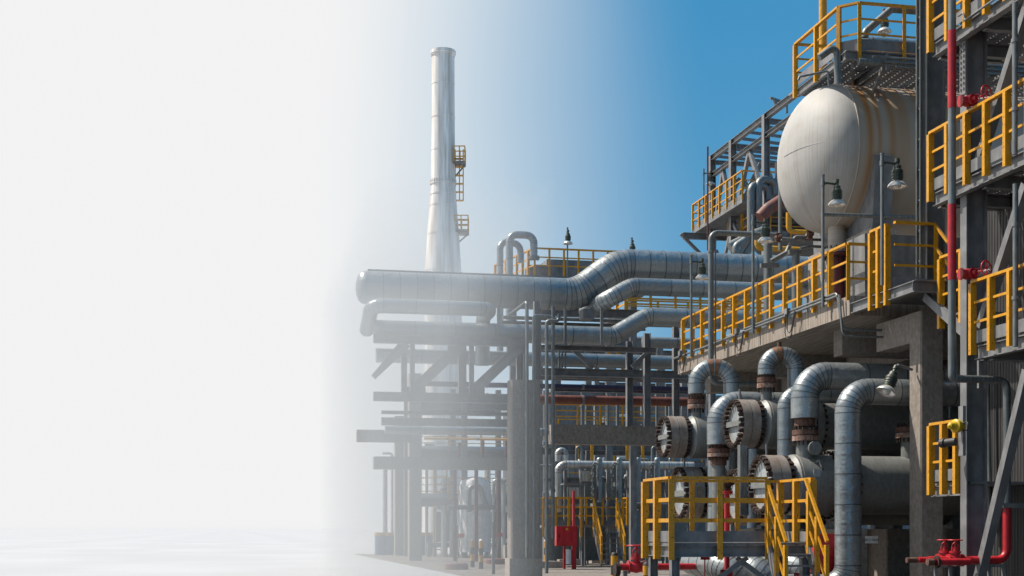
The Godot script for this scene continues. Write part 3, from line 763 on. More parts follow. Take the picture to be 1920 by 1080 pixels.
func exchanger(label: String, x0: float, y: float, b: float, R: float, length: float, sign_ := false) -> Node3D:
	var t := thing("heat_exchanger", label, "heat exchanger", V(x0 + 2, y - R, b), "stacked horizontal heat exchangers under the slab")
	var o := V(x0, y, b); var ax := Vector3.RIGHT
	# flanged cover
	var cv := MB.new(); cv.lathe(o, ax, [[0.03, 0.0], [0.03, R * 0.78], [0.0, R * 0.80], [0.0, R], [0.2, R]], 40)
	own(t, "cover_flange", cv, M.vessel_band)
	var fc := MB.new(); fc.disc(o + ax * 0.02, Vector3(0, R * 0.78, 0), Vector3(0, 0, R * 0.78), -ax, 40); own(t, "cover_face", fc, M.cover)
	var bf := MB.new(); bf.lathe(o, ax, [[0.212, R * 0.985], [0.212, R], [0.42, R], [0.42, R * 0.7]], 40); own(t, "channel_flange", bf, M.vessel_band)
	bx(t, "lifting_bar", o + Vector3(-0.03, 0.0, 0.0), Vector3(0.07, R * 0.22, R * 1.7), M.vessel)
	var st := MB.new(); var nu := MB.new(); var k := 26
	for i in k:
		var a := TAU * i / k
		var d := Vector3(0, cos(a), sin(a)) * R * 0.915
		var f := Basis(Vector3.RIGHT, Vector3(0, cos(a), sin(a)), Vector3(0, -sin(a), cos(a)))
		st.box(o + d + Vector3(0.21, 0, 0), Vector3(0.66, R * 0.06, R * 0.06), f)
		nu.box(o + d + Vector3(-0.05, 0, 0), Vector3(0.11, R * 0.145, R * 0.14), f)
		nu.box(o + d + Vector3(0.475, 0, 0), Vector3(0.11, R * 0.145, R * 0.14), f)
	stuff(own(t, "studs", st, M.rust_dark)); stuff(own(t, "nuts", nu, M.rust_dark))
	var ch := MB.new(); ch.lathe(o, ax, [[0.4, R * 0.74], [0.52, R * 0.78], [0.66, R * 1.02], [1.55, R * 1.02]], 40, false); own(t, "channel", ch, M.vessel)
	var w1 := MB.new(); w1.lathe(o + ax * 0.72, ax, [[-0.02, R * 1.01], [0.0, R * 1.03], [0.02, R * 1.01]], 40); own(t, "weld_seam", w1, M.vessel_band)
	rod(t, "girth_flange", o + ax * 1.55, o + ax * 1.72, R * 1.2, M.vessel)
	rod(t, "girth_flange", o + ax * 1.76, o + ax * 1.93, R * 1.2, M.vessel)
	var gs := MB.new()
	for i in k:
		var a := TAU * (i + 0.5) / k
		gs.box(o + Vector3(1.74, cos(a) * R * 1.11, sin(a) * R * 1.11), Vector3(0.55, R * 0.09, R * 0.09), Basis(Vector3.RIGHT, Vector3(0, cos(a), sin(a)), Vector3(0, -sin(a), cos(a))))
	stuff(own(t, "studs", gs, M.rust_dark))
	rod(t, "shell", o + ax * 1.93, o + ax * length, R, M.vessel)
	# lifting lug and data plate on the camera side
	bx(t, "data_plate", o + Vector3(1.0, R * 0.35, R * 0.97), Vector3(0.16, 0.2, 0.02), M.cover)
	conduit(t, "lifting_lug", [o + Vector3(1.05, R * 0.72, R * 0.75), o + Vector3(1.07, R * 0.82, R * 0.86), o + Vector3(1.12, R * 0.55, R * 0.96), o + Vector3(1.15, R * 0.5, R * 0.9)], 0.025, M.steel_pale, 0.05, 6)
	rod(t, "vent_pin", o + Vector3(0.1, R * 0.98, 0), o + Vector3(0.1, R + 0.24, 0), 0.025, M.steel_pale)
	return t
func exchangers():
	var e1 := exchanger("upper heat exchanger at the back, its bolted cover above the far lower one", 10.8, 3.88, 33.6, 0.53, 8.0)
	var e2 := exchanger("upper heat exchanger in front with a tall silver U-bend on its nozzle", 11.54, 4.0, 30.6, 0.57, 8.0)
	var e4 := exchanger("lower heat exchanger at the back, half hidden by the yellow platform rails", 11.2, 2.45, 33.6, 0.68, 8.0)
	var e5 := exchanger("middle lower heat exchanger behind the red standpipe", 11.56, 2.30, 30.6, 0.66, 8.0)
	var e3 := exchanger("big lower heat exchanger in front, beside the stair rails", 11.44, 2.52, 28.7, 0.655, 8.0)
	for q in [[e1, 33.6, 3.1, 3.42], [e2, 30.6, 2.95, 3.5]]:
		for x in [13.2, 16.6]: bx(q[0], "stack_saddle", V(x, (q[2] + q[3]) / 2, q[1]), Vector3(0.3, q[3] - q[2] + 0.12, 0.8), M.vessel)
	for q in [[e3, 28.7, 1.95], [e4, 33.6, 1.85], [e5, 30.6, 1.7]]:
		for x in [13.3, 16.9]:
			concrete_box(q[0], "pedestal", x - 0.35, x + 0.35, 0.0, 1.55, q[1] - 0.6, q[1] + 0.6, M.concrete_dark)
			bx(q[0], "saddle", V(x, (1.55 + q[2]) / 2 + 0.1, q[1]), Vector3(0.26, q[2] - 1.3, 1.0), M.vessel)
	# nozzle flanges on top (rusty), stub under
	for q in [[e1, 11.6, 33.55, 4.35, 4.72, 0.22, 0.13], [e2, atb(1437, 733, 30.55).x, 30.55, 4.5, 4.96, 0.22, 0.13], [e3, atb(1510, 824, 28.55).x, 28.55, 3.1, 3.6, 0.29, 0.2], [e3, 14.9, 28.6, 3.1, 3.7, 0.32, 0.2]]:
		rod(q[0], "nozzle", V(q[1], q[3], q[2]), V(q[1], q[4], q[2]), q[6], M.vessel)
		flange(q[0], V(q[1], q[4], q[2]), Vector3.UP, q[5], 0.12, 16, M.rust_pale, "flange", M.rust)
	for q in [[e3, atb(1520, 850, 28.3).x, 28.1, 3.3], [e5, 12.35, 29.85, 3.0], [e3, 15.1, 28.2, 3.44]]:
		rod(q[0], "side_nozzle", V(q[1], q[3], q[2] + 0.3), V(q[1], q[3], q[2]), 0.08, M.vessel)
		rod(q[0], "blind_flange", V(q[1], q[3], q[2]), V(q[1], q[3], q[2] - 0.05), 0.15, M.vessel)
	# number plate on the pedestal
	var pl := thing("number_plate", "small white plate reading 20-E-003B on the concrete pedestal", "sign", atb(1634, 1012, 28.0))
	var c := atb(1634, 1012, 28.06)
	bx(pl, "plate", c, Vector3(0.30, 0.16, 0.012), M.white)
	var tm := TextMesh.new(); tm.text = "20-E-003B"; tm.font_size = 24; tm.pixel_size = 0.0026; tm.depth = 0.004
	var fnt := SystemFont.new(); fnt.font_names = PackedStringArray(["Droid Sans Mono"]); tm.font = fnt
	var tmi := MeshInstance3D.new(); tmi.name = "lettering"; tmi.mesh = tm; tmi.material_override = M.black; pl.add_child(tmi); tmi.position = Vector3(0, 0, 0.01) + c - pl.position

func exchanger_pipes():
	var P: Array = M.jack
	var G := "silver jacketed pipes on the heat exchangers"
	# U-bends on upper nozzles
	var u1 := thing("u_bend_pipe", "small silver U-bend with a rust stain on the rear upper exchanger", "pipe", V(11.6, 4.8, 33.55), G)
	jacket(u1, [V(11.6, 4.98, 33.55), V(11.6, 5.66, 33.55), V(12.45, 5.66, 33.3), V(12.45, 2.2, 33.3)], 0.21, 0.42, P, 0.7, 6)
	stain_gores(u1, [5, 6])
	rod(u1, "collar", V(11.6, 4.86, 33.55), V(11.6, 5.0, 33.55), 0.17, M.rust)
	var u2 := thing("u_bend_pipe", "tall silver U-bend with an orange rust streak below the slab", "pipe", V(11.75, 4.9, 28.65), G)
	var ub := atb(1437, 705, 30.55)
	jacket(u2, [V(ub.x, 5.15, 30.55), V(ub.x, 5.62, 30.55), V(ub.x + 0.68, 5.62, 30.45), V(ub.x + 0.68, 1.2, 30.3)], 0.2, 0.335, P, 0.7, 7)
	stain_gores(u2, [5, 6])
	rod(u2, "collar", V(ub.x, 5.05, 30.55), V(ub.x, 5.2, 30.55), 0.16, M.rust)
	rod(u2, "vent_plug", V(ub.x + 0.3, 5.78, 30.5), V(ub.x + 0.3, 5.92, 30.5), 0.05, M.rust)
	# big pipes
	var pa := thing("elbow_pipe", "thick silver pipe turning from the front lower exchanger into the shade", "pipe", V(12.75, 3.8, 28.55), G)
	var a := atb(1509, 790, 28.55)
	jacket(pa, [V(a.x, 3.98, 28.55), V(a.x, 5.0 - 0.08, 28.55), V(20.0, 4.92, 28.5)], 0.305, 0.5, P, 0.9, 8)
	rod(pa, "collar", V(a.x, 3.8, 28.55), V(a.x, 3.99, 28.55), 0.23, M.rust)
	var pb := thing("riser_pipe", "tall silver riser pipe with elbows at top and bottom before the exchangers", "pipe", V(12.9, 0.2, 27.0), G)
	var c := atb(1590, 900, 26.9)
	jacket(pb, [V(c.x - 1.4, 0.32, 27.5), V(c.x, 0.34, 26.9), V(c.x, 4.42, 26.9), V(20.0, 4.42, 26.9)], 0.275, 0.46, P, 0.62, 8)
	var pc := thing("elbow_pipe", "silver elbow pipe rising from the middle exchanger behind the bolted cover", "pipe", V(12.2, 3.6, 31.1), G)
	var d := atb(1347, 800, 32.0)
	jacket(pc, [V(d.x, 3.6, 32.0), V(d.x, 4.62, 32.0), V(18.0, 4.62, 31.95)], 0.28, 0.5, P, 0.8, 9)
	rod(pc, "collar", V(d.x, 3.1, 32.0), V(d.x, 3.62, 32.0), 0.2, M.rust)
	flange(pc, V(d.x, 3.4, 32.0), Vector3.UP, 0.27, 0.1, 16, M.rust_pale, "flange", M.rust)
	rod(pc, "stub", V(d.x, 1.0, 32.0), V(d.x, 3.3, 32.0), 0.16, M.vessel)
	var pd := thing("rear_pipe", "silver vertical pipe standing between the two rows of exchangers", "pipe", V(12.3, 0.5, 32.2), G)
	jacket(pd, [atb(1342, 1000, 32.6), atb(1342, 770, 32.6), V(15.0, atb(1342, 770, 32.6).y, 32.6)], 0.2, 0.34, P, 0.7, 6)
	var pe := thing("rear_pipe", "slim silver vertical pipe beside the front upper exchanger's shell", "pipe", V(12.5, 0.5, 29.8), G)
	jacket(pe, [atb(1474, 1000, 29.5), atb(1474, 738, 29.5), V(16, atb(1474, 738, 29.5).y, 29.5)], 0.2, 0.34, P, 0.7, 6)
	var pf := thing("rear_pipe", "pale square-edged duct and pipe under the front upper exchanger", "pipe", V(12.0, 0.5, 30.0), G)
	jacket(pf, [atb(1410, 990, 29.9), atb(1410, 842, 29.9)], 0.11, 0.3, P, 0.6)
	bx(pf, "duct", atb(1392, 900, 29.95), Vector3(0.17, 1.6, 0.17), M.galv)
	# low silver elbows below the access platform
	for q in [[1372, 1062, "low silver elbow pipe under the left of the yellow platform"], [1430, 1066, "low silver elbow pipe under the middle of the yellow platform"], [1512, 1062, "low silver elbow pipe behind the yellow stair"]]:
		var m := atb(q[0], q[1], 27.6)
		var l := thing("low_elbow_pipe", q[2], "pipe", Vector3(m.x, 0, m.z), G)
		jacket(l, [m + Vector3(-0.1, 0.05, -2.2), m + Vector3(0.0, 0.0, -0.5), m + Vector3(0.7, -0.5, -0.2), m + Vector3(1.6, -0.55, -0.2)], 0.3, 0.5, P, 0.5, 8)
		rod(l, "drain", m + Vector3(0.1, -0.3, -0.35), m + Vector3(0.1, -0.75, -0.35), 0.035, M.galv)
	# background silver duct seen above the exchangers under the slab
	# floodlight on the concrete column
	var fl := thing("floodlight", "green floodlight with a white bell reflector tilted down under the slab", "lamp", atb(1700, 693, 26.2))
	var h := atb(1681, 686, 25.95)
	conduit(fl, "arm", [atb(1710, 693, 26.2), h + Vector3(0.02, 0.02, 0)], 0.03, M.steel_dark, 0.05, 6)
	lamp_head(fl, h, Vector3(-0.42, -0.9, 0.1).normalized(), 1.15)
	# hanging standpipe in front of slab
	var sp := thing("hanging_pipe", "long grey vertical pipe hung in front of the slab, elbowed at both ends", "pipe", atx(1333, 700, 12.6))
	var p0 := atx(1333, 436, 12.6); var p1 := atx(1333, 718, 12.6)
	var s1 := atb(1462, 440, -p0.z)
	conduit(sp, "pipe", [Vector3(s1.x, p0.y, p0.z), p0, Vector3(p0.x, p1.y, p0.z), Vector3(p0.x + 1.6, p1.y, p0.z)], 0.075, M.galv, 0.2, 14)
	conduit(sp, "conduit", [p0 + Vector3(0.13, 0.0, 0), p1 + Vector3(0.13, 0.05, 0)], 0.02, M.galv, 0.1, 6)
	for k in [0.12, 0.5, 0.85]: rod(sp, "clamp", p0.lerp(Vector3(p0.x, p1.y, p0.z), k), p0.lerp(Vector3(p0.x, p1.y, p0.z), k) + Vector3(0, -0.05, 0), 0.09, M.steel_dark)

func front_platform():
	var x0 := 8.13; var x1 := 11.0; var b0 := 25.0; var b1 := 26.6; var y := 1.3
	var t := thing("access_platform", "near yellow-railed grey steel access platform with a short stair in front of the exchangers", "platform", V(9.5, 0, 25.8))
	var sx0 := 10.05; var sx1 := 10.86
	railing(t, [V(x0, y, b1), V(x0, y, b0), V(sx0, y, b0)], {"sp": 0.8, "toe": 0.21, "under": 0.33, "pw": 0.11, "h": 1.22, "rw": 0.075, "tm": M.steel_pale})
	railing(t, [V(x0, y, b1), V(x1, y, b1), V(x1, y, b0)], {"sp": 0.95, "toe": 0.2, "under": 0.1, "pw": 0.1, "h": 1.22, "rw": 0.06, "tm": M.steel_pale})
	grating(t, x0 + 0.06, x1, b0 + 0.06, b1, y - 0.03, 0.08)
	hbeam(t, "edge_channel", V(x0 + 0.08, y - 0.17, b1), V(x0 + 0.08, y - 0.17, b0), 0.22, 0.12, M.steel)
	hbeam(t, "edge_channel", V(x0, y - 0.17, b0 + 0.07), V(x1, y - 0.17, b0 + 0.07), 0.22, 0.12, M.steel)
	hbeam(t, "edge_channel", V(x0, y - 0.17, b1 + 0.07), V(x1, y - 0.17, b1 + 0.07), 0.22, 0.12, M.steel)
	for q in [[x0 + 0.12, b0 + 0.12], [x1 - 0.12, b0 + 0.12], [x0 + 0.12, b1 - 0.12], [x1 - 0.12, b1 - 0.12]]:
		put(t, "leg", UH, Transform3D(Basis(Vector3(0, y - 0.3, 0), Vector3(0.16, 0, 0), Vector3(0, 0, 0.16)), V(q[0], (y - 0.3) / 2, q[1])), M.steel)
	bar(t, "brace", V(x0 + 0.3, 0.15, b0 + 0.16), V(x0 + 1.6, y - 0.3, b0 + 0.16), 0.09, 0.05, M.steel_dark)
	bar(t, "brace", V(x1 - 0.3, 0.15, b0 + 0.2), V(x0 + 1.4, y - 0.3, b0 + 0.2), 0.09, 0.05, M.steel_dark)
	# stair towards the camera
	var run := 0.95
	for x in [sx0, sx1]:
		bar(t, "stringer", V(x, y - 0.06, b0 - 0.02), V(x, 0.06, b0 - run), 0.2, 0.05, M.steel_pale)
		for h in [1.2, 0.8, 0.42]:
			bar(t, "stair_rail", V(x, y + h, b0 + 0.02), V(x, 0.12 + h, b0 - run), 0.06 if h > 1 else 0.04, 0.055 if h > 1 else 0.03, M.yellow)
		for k in [0.1, 0.52, 0.97]:
			var p := V(x, y - 0.06, b0 - 0.02).lerp(V(x, 0.06, b0 - run), k)
			bx(t, "stair_post", p + Vector3(0, 0.56, 0), Vector3(0.07, 1.2, 0.09), M.yellow)
	for i in 5:
		var k := (i + 1.0) / 6.0
		var p := V((sx0 + sx1) / 2, y - 0.04, b0 - 0.03).lerp(V((sx0 + sx1) / 2, 0.04, b0 - run), k)
		bx(t, "tread", p, Vector3(sx1 - sx0 - 0.06, 0.035, 0.2), M.steel_dark)
	# red things round it
	var rs := thing("fire_standpipe", "red vertical standpipe with dark valve behind the platform rails", "pipe", atb(1363, 1000, 27.0))
	var c := atb(1363, 1000, 27.0)
	rod(rs, "pipe", Vector3(c.x, 0, c.z), Vector3(c.x, 2.45, c.z), 0.055, M.red)
	valve(rs, Vector3(c.x, 2.5, c.z), Vector3.UP, Vector3(0.3, 0.2, 1), 0.075, M.rust_dark, 0.0)
	flange(rs, Vector3(c.x, 2.3, c.z), Vector3.UP, 0.12, 0.03, 8, M.red)
	var pn := thing("red_cabinet", "dark red equipment cabinet beside the tall silver riser", "cabinet", atb(1540, 1060, 27.3))
	var pc := atb(1540, 1040, 27.4)
	bx(pn, "box", Vector3(pc.x + 0.02, 1.05, pc.z), Vector3(0.5, 0.8, 0.3), M.red)
	bx(pn, "post", Vector3(pc.x, 0.33, pc.z), Vector3(0.08, 0.65, 0.08), M.red_dark)
	for q in [[1322, 1044, "small red notice plate on a thin red post below the platform"], [1362, 1076, "larger red notice plate low under the platform"], [1500, 1082, "red notice plate below the stair treads"]]:
		var s := thing("notice_plate", q[2], "sign", atb(q[0], 1100, 25.9), "red notice plates under the platform")
		var k := atb(q[0], q[1], 26.4)
		bx(s, "plate", k, Vector3(0.19 if q[0] < 1340 else 0.26, 0.12 if q[0] < 1340 else 0.17, 0.012), M.red)
		rod(s, "post", Vector3(k.x, 0, k.z - 0.02), k + Vector3(0, 0, -0.02), 0.012, M.red)

func red_pipes():
	# dry riser on the tower face, painted in bands
	var x := 12.6
	var t := thing("dry_riser", "tall grey fire riser with two red painted bands and red valves on the tower", "pipe", atx(1785, 700, x))
	var z: float = atx(1785, 400, x).z
	var ys := []
	for q in [-80, 57, 203, 383, 525, 695]: ys.append(atx(1785, q, x).y)
	for i in 5:
		var m: Material = M.red if i % 2 == 1 else M.galv
		rod(t, "red_band" if i % 2 == 1 else "pipe", Vector3(x, ys[i], z), Vector3(x, ys[i + 1], z), 0.074 if i % 2 == 1 else 0.07, m)
	var yb: float = atx(1785, 710, x).y
	var xr := atb(1888, 710, -z).x
	var y2 := atb(1888, 950, -z).y; var y3 := atb(1888, 1050, -z).y
	conduit(t, "lower_pipe", [Vector3(x, ys[5], z), Vector3(x, yb, z), Vector3(xr, yb, z), Vector3(xr, y2, z)], 0.069, M.galv, 0.16, 14)
	conduit(t, "red_pipe", [Vector3(xr, y2, z), Vector3(xr, y3, z), Vector3(atb(1740, 1050, -z).x, y3, z)], 0.074, M.red, 0.2, 14)
	bx(t, "pipe_bracket", Vector3(xr + 0.1, y2 + 0.02, z), Vector3(0.45, 0.08, 0.18), M.steel_dark)
	bx(t, "pipe_bracket", Vector3(atb(1843, 705, -z).x, yb + 0.1, z - 0.1), Vector3(0.08, 0.5, 0.06), M.steel_pale)
	for q in [[1771, -0.24], [1791, 0.0]]:
		var p := atb(q[0], 1050, -z - q[1])
		valve(t, Vector3(p.x, y3, z + q[1]), Vector3.RIGHT, Vector3.UP, 0.078, M.red, 0.125)
	rod(t, "branch", Vector3(atb(1735, 1050, -z).x, y3, z - 0.24), Vector3(atb(1790, 1050, -z).x, y3, z - 0.24), 0.055, M.red)
	rod(t, "branch", Vector3(atb(1733, 1050, -z).x, y3 - 0.02, z + 0.32), Vector3(atb(1800, 1050, -z).x, y3 - 0.02, z + 0.32), 0.06, M.red)
	rod(t, "hose_coupling", Vector3(atb(1712, 1050, -z).x, y3, z - 0.24), Vector3(atb(1732, 1050, -z).x, y3, z - 0.24), 0.05, M.rust)
	rod(t, "hose_coupling", Vector3(atb(1722, 1055, -z).x, y3 - 0.02, z + 0.32), Vector3(atb(1738, 1050, -z).x, y3 - 0.02, z + 0.32), 0.06, M.rust)
	rod(t, "flange", Vector3(atb(1738, 1055, -z).x, y3 - 0.02, z + 0.32), Vector3(atb(1742, 1050, -z).x, y3 - 0.02, z + 0.32), 0.11, M.rust_dark)
	for q in [1768, 1868]:
		var p := atb(q, 1050, -z)
		for s in [-0.14, 0.14]: bx(t, "stand_leg", Vector3(p.x + s, (y3 - 0.08) / 2, z), Vector3(0.05, y3 - 0.08, 0.05), M.steel_pale)
		bx(t, "stand_top", Vector3(p.x, y3 - 0.1, z), Vector3(0.33, 0.05, 0.06), M.steel_pale)
	for py in [188, 513]:
		var c := atx(1785, py, x)
		valve(t, c + Vector3(0.3, 0, 0.0), Vector3.RIGHT, Vector3(0.25, 0.0, 1.0), 0.075, M.red, 0.0)
		handwheel(t, c + Vector3(0.46, 0.05, 0.36), Vector3(0.35, 0.05, 1.0), 0.13, M.red)
		rod(t, "hose_coupling", c + Vector3(0.42, 0.0, 0), c + Vector3(0.72, 0.06, 0), 0.05, M.white)
	# hydrant by the near platform
	var h := thing("hydrant_valve", "red hydrant gate valve with handwheel and a long red pipe on the ground", "hydrant", atd(1193, 1090, 30.0))
	var c := atd(1193, 1063, 30.0)
	valve(h, c, Vector3.RIGHT, Vector3.UP, 0.1, M.red, 0.2)
	rod(h, "pipe", c + Vector3(-0.45, 0, 0), c + Vector3(-0.15, 0, 0), 0.075, M.red)
	rod(h, "hose_coupling", c + Vector3(-0.5, -0.05, 0.05), c + Vector3(-0.4, -0.05, 0.05), 0.15, M.rust_dark)
	rod(h, "pipe", c + Vector3(0.15, 0, 0), c + Vector3(2.6, 0, -0.2), 0.07, M.red)
	rod(h, "riser", c + Vector3(2.5, 0.05, -0.2), Vector3(c.x + 2.5, 0, c.z - 0.2), 0.09, M.red)
	for s in [-0.25, 0.9]: bx(h, "support", Vector3(c.x + s, c.y / 2 - 0.04, c.z), Vector3(0.08, c.y - 0.08, 0.08), M.steel)

func stain_gores(t: Node3D, which: Array):
	var i := 0
	for c in t.get_children():
		if String(c.name).begins_with("elbow_gore"):
			if i in which: c.material_override = M.jack_rust
			i += 1

func chimney():
	var o := atd(831, 992, 150.0); o.y = 0
	var t := thing("chimney", "tall steel chimney, whitened for the fade, with ring bands and side ladder beyond the pipe rack", "chimney", o)
	var s := 150.0 / FOC
	var hh := func(py): return EYE.y + (HOR - py) * s
	var prof := [[0.0, 40.0 * s], [hh.call(508), 34.0 * s], [hh.call(440), 30.0 * s], [hh.call(386), 25.5 * s], [hh.call(365), 24.0 * s], [hh.call(345), 23.0 * s], [hh.call(220), 21.5 * s], [hh.call(98), 21.0 * s]]
	for i in prof.size() - 1:
		var mb := MB.new(); mb.lathe(o, Vector3.UP, [prof[i], prof[i + 1]], 40)
		own(t, "shaft_section", mb, M.faded_stack)
	for q in [[508, 34.6], [440, 30.6], [386, 26.2], [365, 24.8], [345, 24.4], [340, 24.0], [282, 22.8], [220, 22.2], [158, 21.8], [104, 22.6]]:
		rod(t, "ring_band", o + Vector3.UP * (hh.call(q[0]) - 0.08), o + Vector3.UP * (hh.call(q[0]) + 0.08), q[1] * s, M.faded_stack)
	var lip := MB.new(); lip.lathe(o + Vector3.UP * hh.call(104), Vector3.UP, [[0.0, 21 * s], [0.1, 23.5 * s], [0.45, 23.5 * s], [0.45, 18.0 * s], [-3.0, 18.0 * s]], 40); own(t, "lip", lip, M.faded_stack)
	var ribs := MB.new()
	for i in 30:
		var a := TAU * i / 30
		ribs.box(o + Vector3(cos(a) * 23.6 * s, hh.call(342.5), sin(a) * 23.6 * s), Vector3(0.12, 0.55, 0.12), Basis(Vector3.UP, -a))
	stuff(own(t, "bolt_ribs", ribs, M.faded_stack))
	# ladder and landings on the right-hand side
	var R := Vector3(cos(TH), 0, sin(TH))
	var F := Vector3(-sin(TH), 0, cos(TH))
	for q in [[308, 852, 872], [437, 852, 878]]:
		var y: float = hh.call(q[0])
		var a: Vector3 = o + R * (q[1] - 831) * s; var b: Vector3 = o + R * (q[2] - 831) * s
		put(t, "landing", UB, Transform3D(Basis(R * (b - a).length(), Vector3.UP * 0.2, F * 2.0), (a + b) / 2 + Vector3.UP * y), M.steel)
		for h in [0.6, 1.15, 1.7]:
			for k in [-1.0, 1.0]: bar(t, "rail", a + F * k + Vector3.UP * (y + h), b + F * k + Vector3.UP * (y + h), 0.09, 0.09, M.yellow)
			bar(t, "rail", b - F + Vector3.UP * (y + h), b + F + Vector3.UP * (y + h), 0.09, 0.09, M.yellow)
		for k in [-1.0, 1.0]:
			for w in [0.0, 0.5, 1.0]: bx(t, "post", a.lerp(b, w) + F * k + Vector3.UP * (y + 0.85), Vector3(0.1, 1.7, 0.1), M.yellow)
		bar(t, "bracket", a + Vector3.UP * (y - 1.4), b + Vector3.UP * (y - 0.1), 0.14, 0.14, M.steel)
	var ly0: float = hh.call(376); var ly1: float = hh.call(280)
	for w in [853.5, 861.5, 868.5]: bx(t, "ladder_rail", o + R * (w - 831) * s + Vector3.UP * (ly0 + ly1) / 2, Vector3(0.1, ly1 - ly0, 0.1), M.yellow)
	for i in 6: bar(t, "cage_hoop", o + R * 22 * s + Vector3.UP * (ly0 + i * 0.9), o + R * 38 * s + Vector3.UP * (ly0 + i * 0.9), 0.08, 0.5, M.yellow)
	bar(t, "ladder_rail", o + R * 22 * s + Vector3.UP * hh.call(380), o + R * 25 * s + Vector3.UP * hh.call(412), 0.2, 0.2, M.yellow)

func rack():
	var P: Array = M.jack
	var W: Array = M.jack
	var G := "jacketed pipes on the pipe rack"
	# the big pipe with its rise
	var y0 := atb(860, 545, 42).y; var y1 := atb(1240, 500, 42).y
	var bp := thing("main_pipe", "very thick silver pipe along the rack that steps upward on ribbed elbows", "pipe", V(8, y0, 42))
	var xs := atb(1082, 540, 42).x; var xe := atb(1158, 500, 42).x
	jacket(bp, [V(atb(684, 540, 42).x, y0, 42), V(xs, y0, 42), V(xe, y1, 42), V(24.5, y1, 42)], 0.5, 1.3, P, 0.5, 14)
	var cap := MB.new(); cap.lathe(V(atb(684, 540, 42).x, y0, 42), Vector3.LEFT, [[0.0, 0.5], [0.1, 0.48], [0.2, 0.38], [0.26, 0.2], [0.28, 0.0]], 24, true); own(bp, "end_cap", cap, M.jack[0])
	for px in [1100, 1395, 1520]: bx(bp, "shoe", V(atb(px, 575, 42).x, (y0 if px < 1150 else y1) - 0.62, 42), Vector3(0.35, 0.3, 0.5), M.steel)
	var p2 := thing("branch_pipe", "smaller silver pipe rising beneath the thick stepped pipe", "pipe", V(12, 8, 41), G)
	var a := atb(1137, 566, 41.1); var b := atb(1185, 537, 41.1)
	jacket(p2, [a + Vector3(-0.1, 0.0, -2.0), a + Vector3(-0.1, 0.0, 0), b, V(17.5, b.y, 41.1)], 0.27, 0.6, P, 1.0, 8)
	var p3 := thing("rack_pipe", "silver rack pipe with a diagonal step below the thick pipe", "pipe", V(8, 7, 40.5), G)
	var ya := atb(1060, 628, 40.5).y; var yb := atb(1245, 595, 40.5).y
	jacket(p3, [V(atb(702, 610, 40.5).x, ya, 40.5), V(atb(1150, 620, 40.5).x, ya, 40.5), V(atb(1213, 595, 40.5).x, yb, 40.5), V(19.0, yb, 40.5)], 0.28, 0.45, P, 1.1, 6)
	var p4 := thing("rack_pipe", "short silver pipe with a rounded end lying under the thick pipe", "pipe", V(4, 8, 40), G)
	var c := atb(800, 576, 39.9)
	var xr := atb(920, 580, 39.9).x; var xl := atb(697, 572, 39.9).x
	jacket(p4, [V(xl, c.y - 0.5, 41.4), V(xl, c.y, 39.9), V(xr, c.y, 39.9), V(xr, c.y - 0.05, 41.2), V(xr, 6.5, 41.25)], 0.215, 0.32, P, 0.9, 5)
	var p5 := thing("rack_pipe", "long silver pipe behind the truss on the middle tier", "pipe", V(8, 6, 46), G)
	var y5 := atb(1100, 676, 46).y
	jacket(p5, [V(atb(705, 676, 46).x, y5, 46), V(16.8, y5, 46)], 0.24, 0.5, P, 1.5)
	var p8 := thing("rack_pipe", "silver pipe crossing low behind the steel columns, above the concrete beam", "pipe", V(4, 4.6, 56), G)
	jacket(p8, [V(atb(722, 808, 56).x, atb(860, 808, 56).y, 56), V(atb(955, 808, 56).x + 3, atb(860, 808, 56).y, 56)], 0.17, 0.5, P, 1.5)
	var p9 := thing("rack_pipe", "silver pipe at the right running behind the slab's guard rail", "pipe", V(14, 6.6, 43), G)
	jacket(p9, [V(atb(1205, 640, 43).x, atb(1260, 643, 43).y, 43), V(21, atb(1260, 643, 43).y, 43)], 0.17, 0.5, P, 1.2)
	var p10 := thing("rack_pipe", "silver pipe seen between the slab rail posts, bent up at its end", "pipe", V(14, 7.4, 39.5), G)
	var m := atx(1420, 590, 15.3)
	jacket(p10, [V(14.3, 7.0, 38.6), V(15.2, 7.3, 38.6), V(21.0, 7.3, 38.6)], 0.24, 0.4, P, 0.9, 5)
	for q in [[943, 595, 1190, 43.2, 0.06, M.galv, "thin grey tube high on the rack behind the short pipe"], [780, 719, 1290, 45.5, 0.085, M.purple, "dark purple pipe along the lower rack tier"], [780, 744, 1290, 44.8, 0.15, M.oxide, "red-brown pipe along the lower rack tier"], [795, 822, 960, 55.5, 0.05, M.yellow, "thin yellow pipe on the lower beam"], [705, 657, 985, 45.0, 0.06, M.galv, "thin grey tube over the truss"], [1040, 707, 1290, 44.5, 0.06, M.steel_dark, "thin black pipe under the steel rack beam"]]:
		var t := thing("small_pipe", q[6], "pipe", atb(q[0], q[1], q[3]), "small pipes on the pipe rack")
		var u := atb(q[0], q[1], q[3]); var v := atb(q[2], q[1], q[3]); v.y = u.y
		rod(t, "pipe", u, v, q[4], q[5])
		for k in [0.25, 0.6]: rod(t, "clamp", u.lerp(v, k), u.lerp(v, k) + Vector3(0.08, 0, 0), q[4] * 1.15, M.steel_dark)
	# steel frame of the rack
	var f := thing("pipe_rack", "grey steel pipe rack with trusses, posts and a concrete column carrying the pipes", "pipe rack", V(8, 0, 42))
	var C := func(px, py, bb): return atb(px, py, bb)
	# concrete column
	var cl := atb(958, 800, 39.3); var cr := atb(1013, 800, 39.3)
	var ct := atb(985, 712, 39.3).y
	concrete_box(f, "concrete_column", cl.x, cr.x, 0.0, ct, 39.3, 39.9, M.concrete, 0.05)
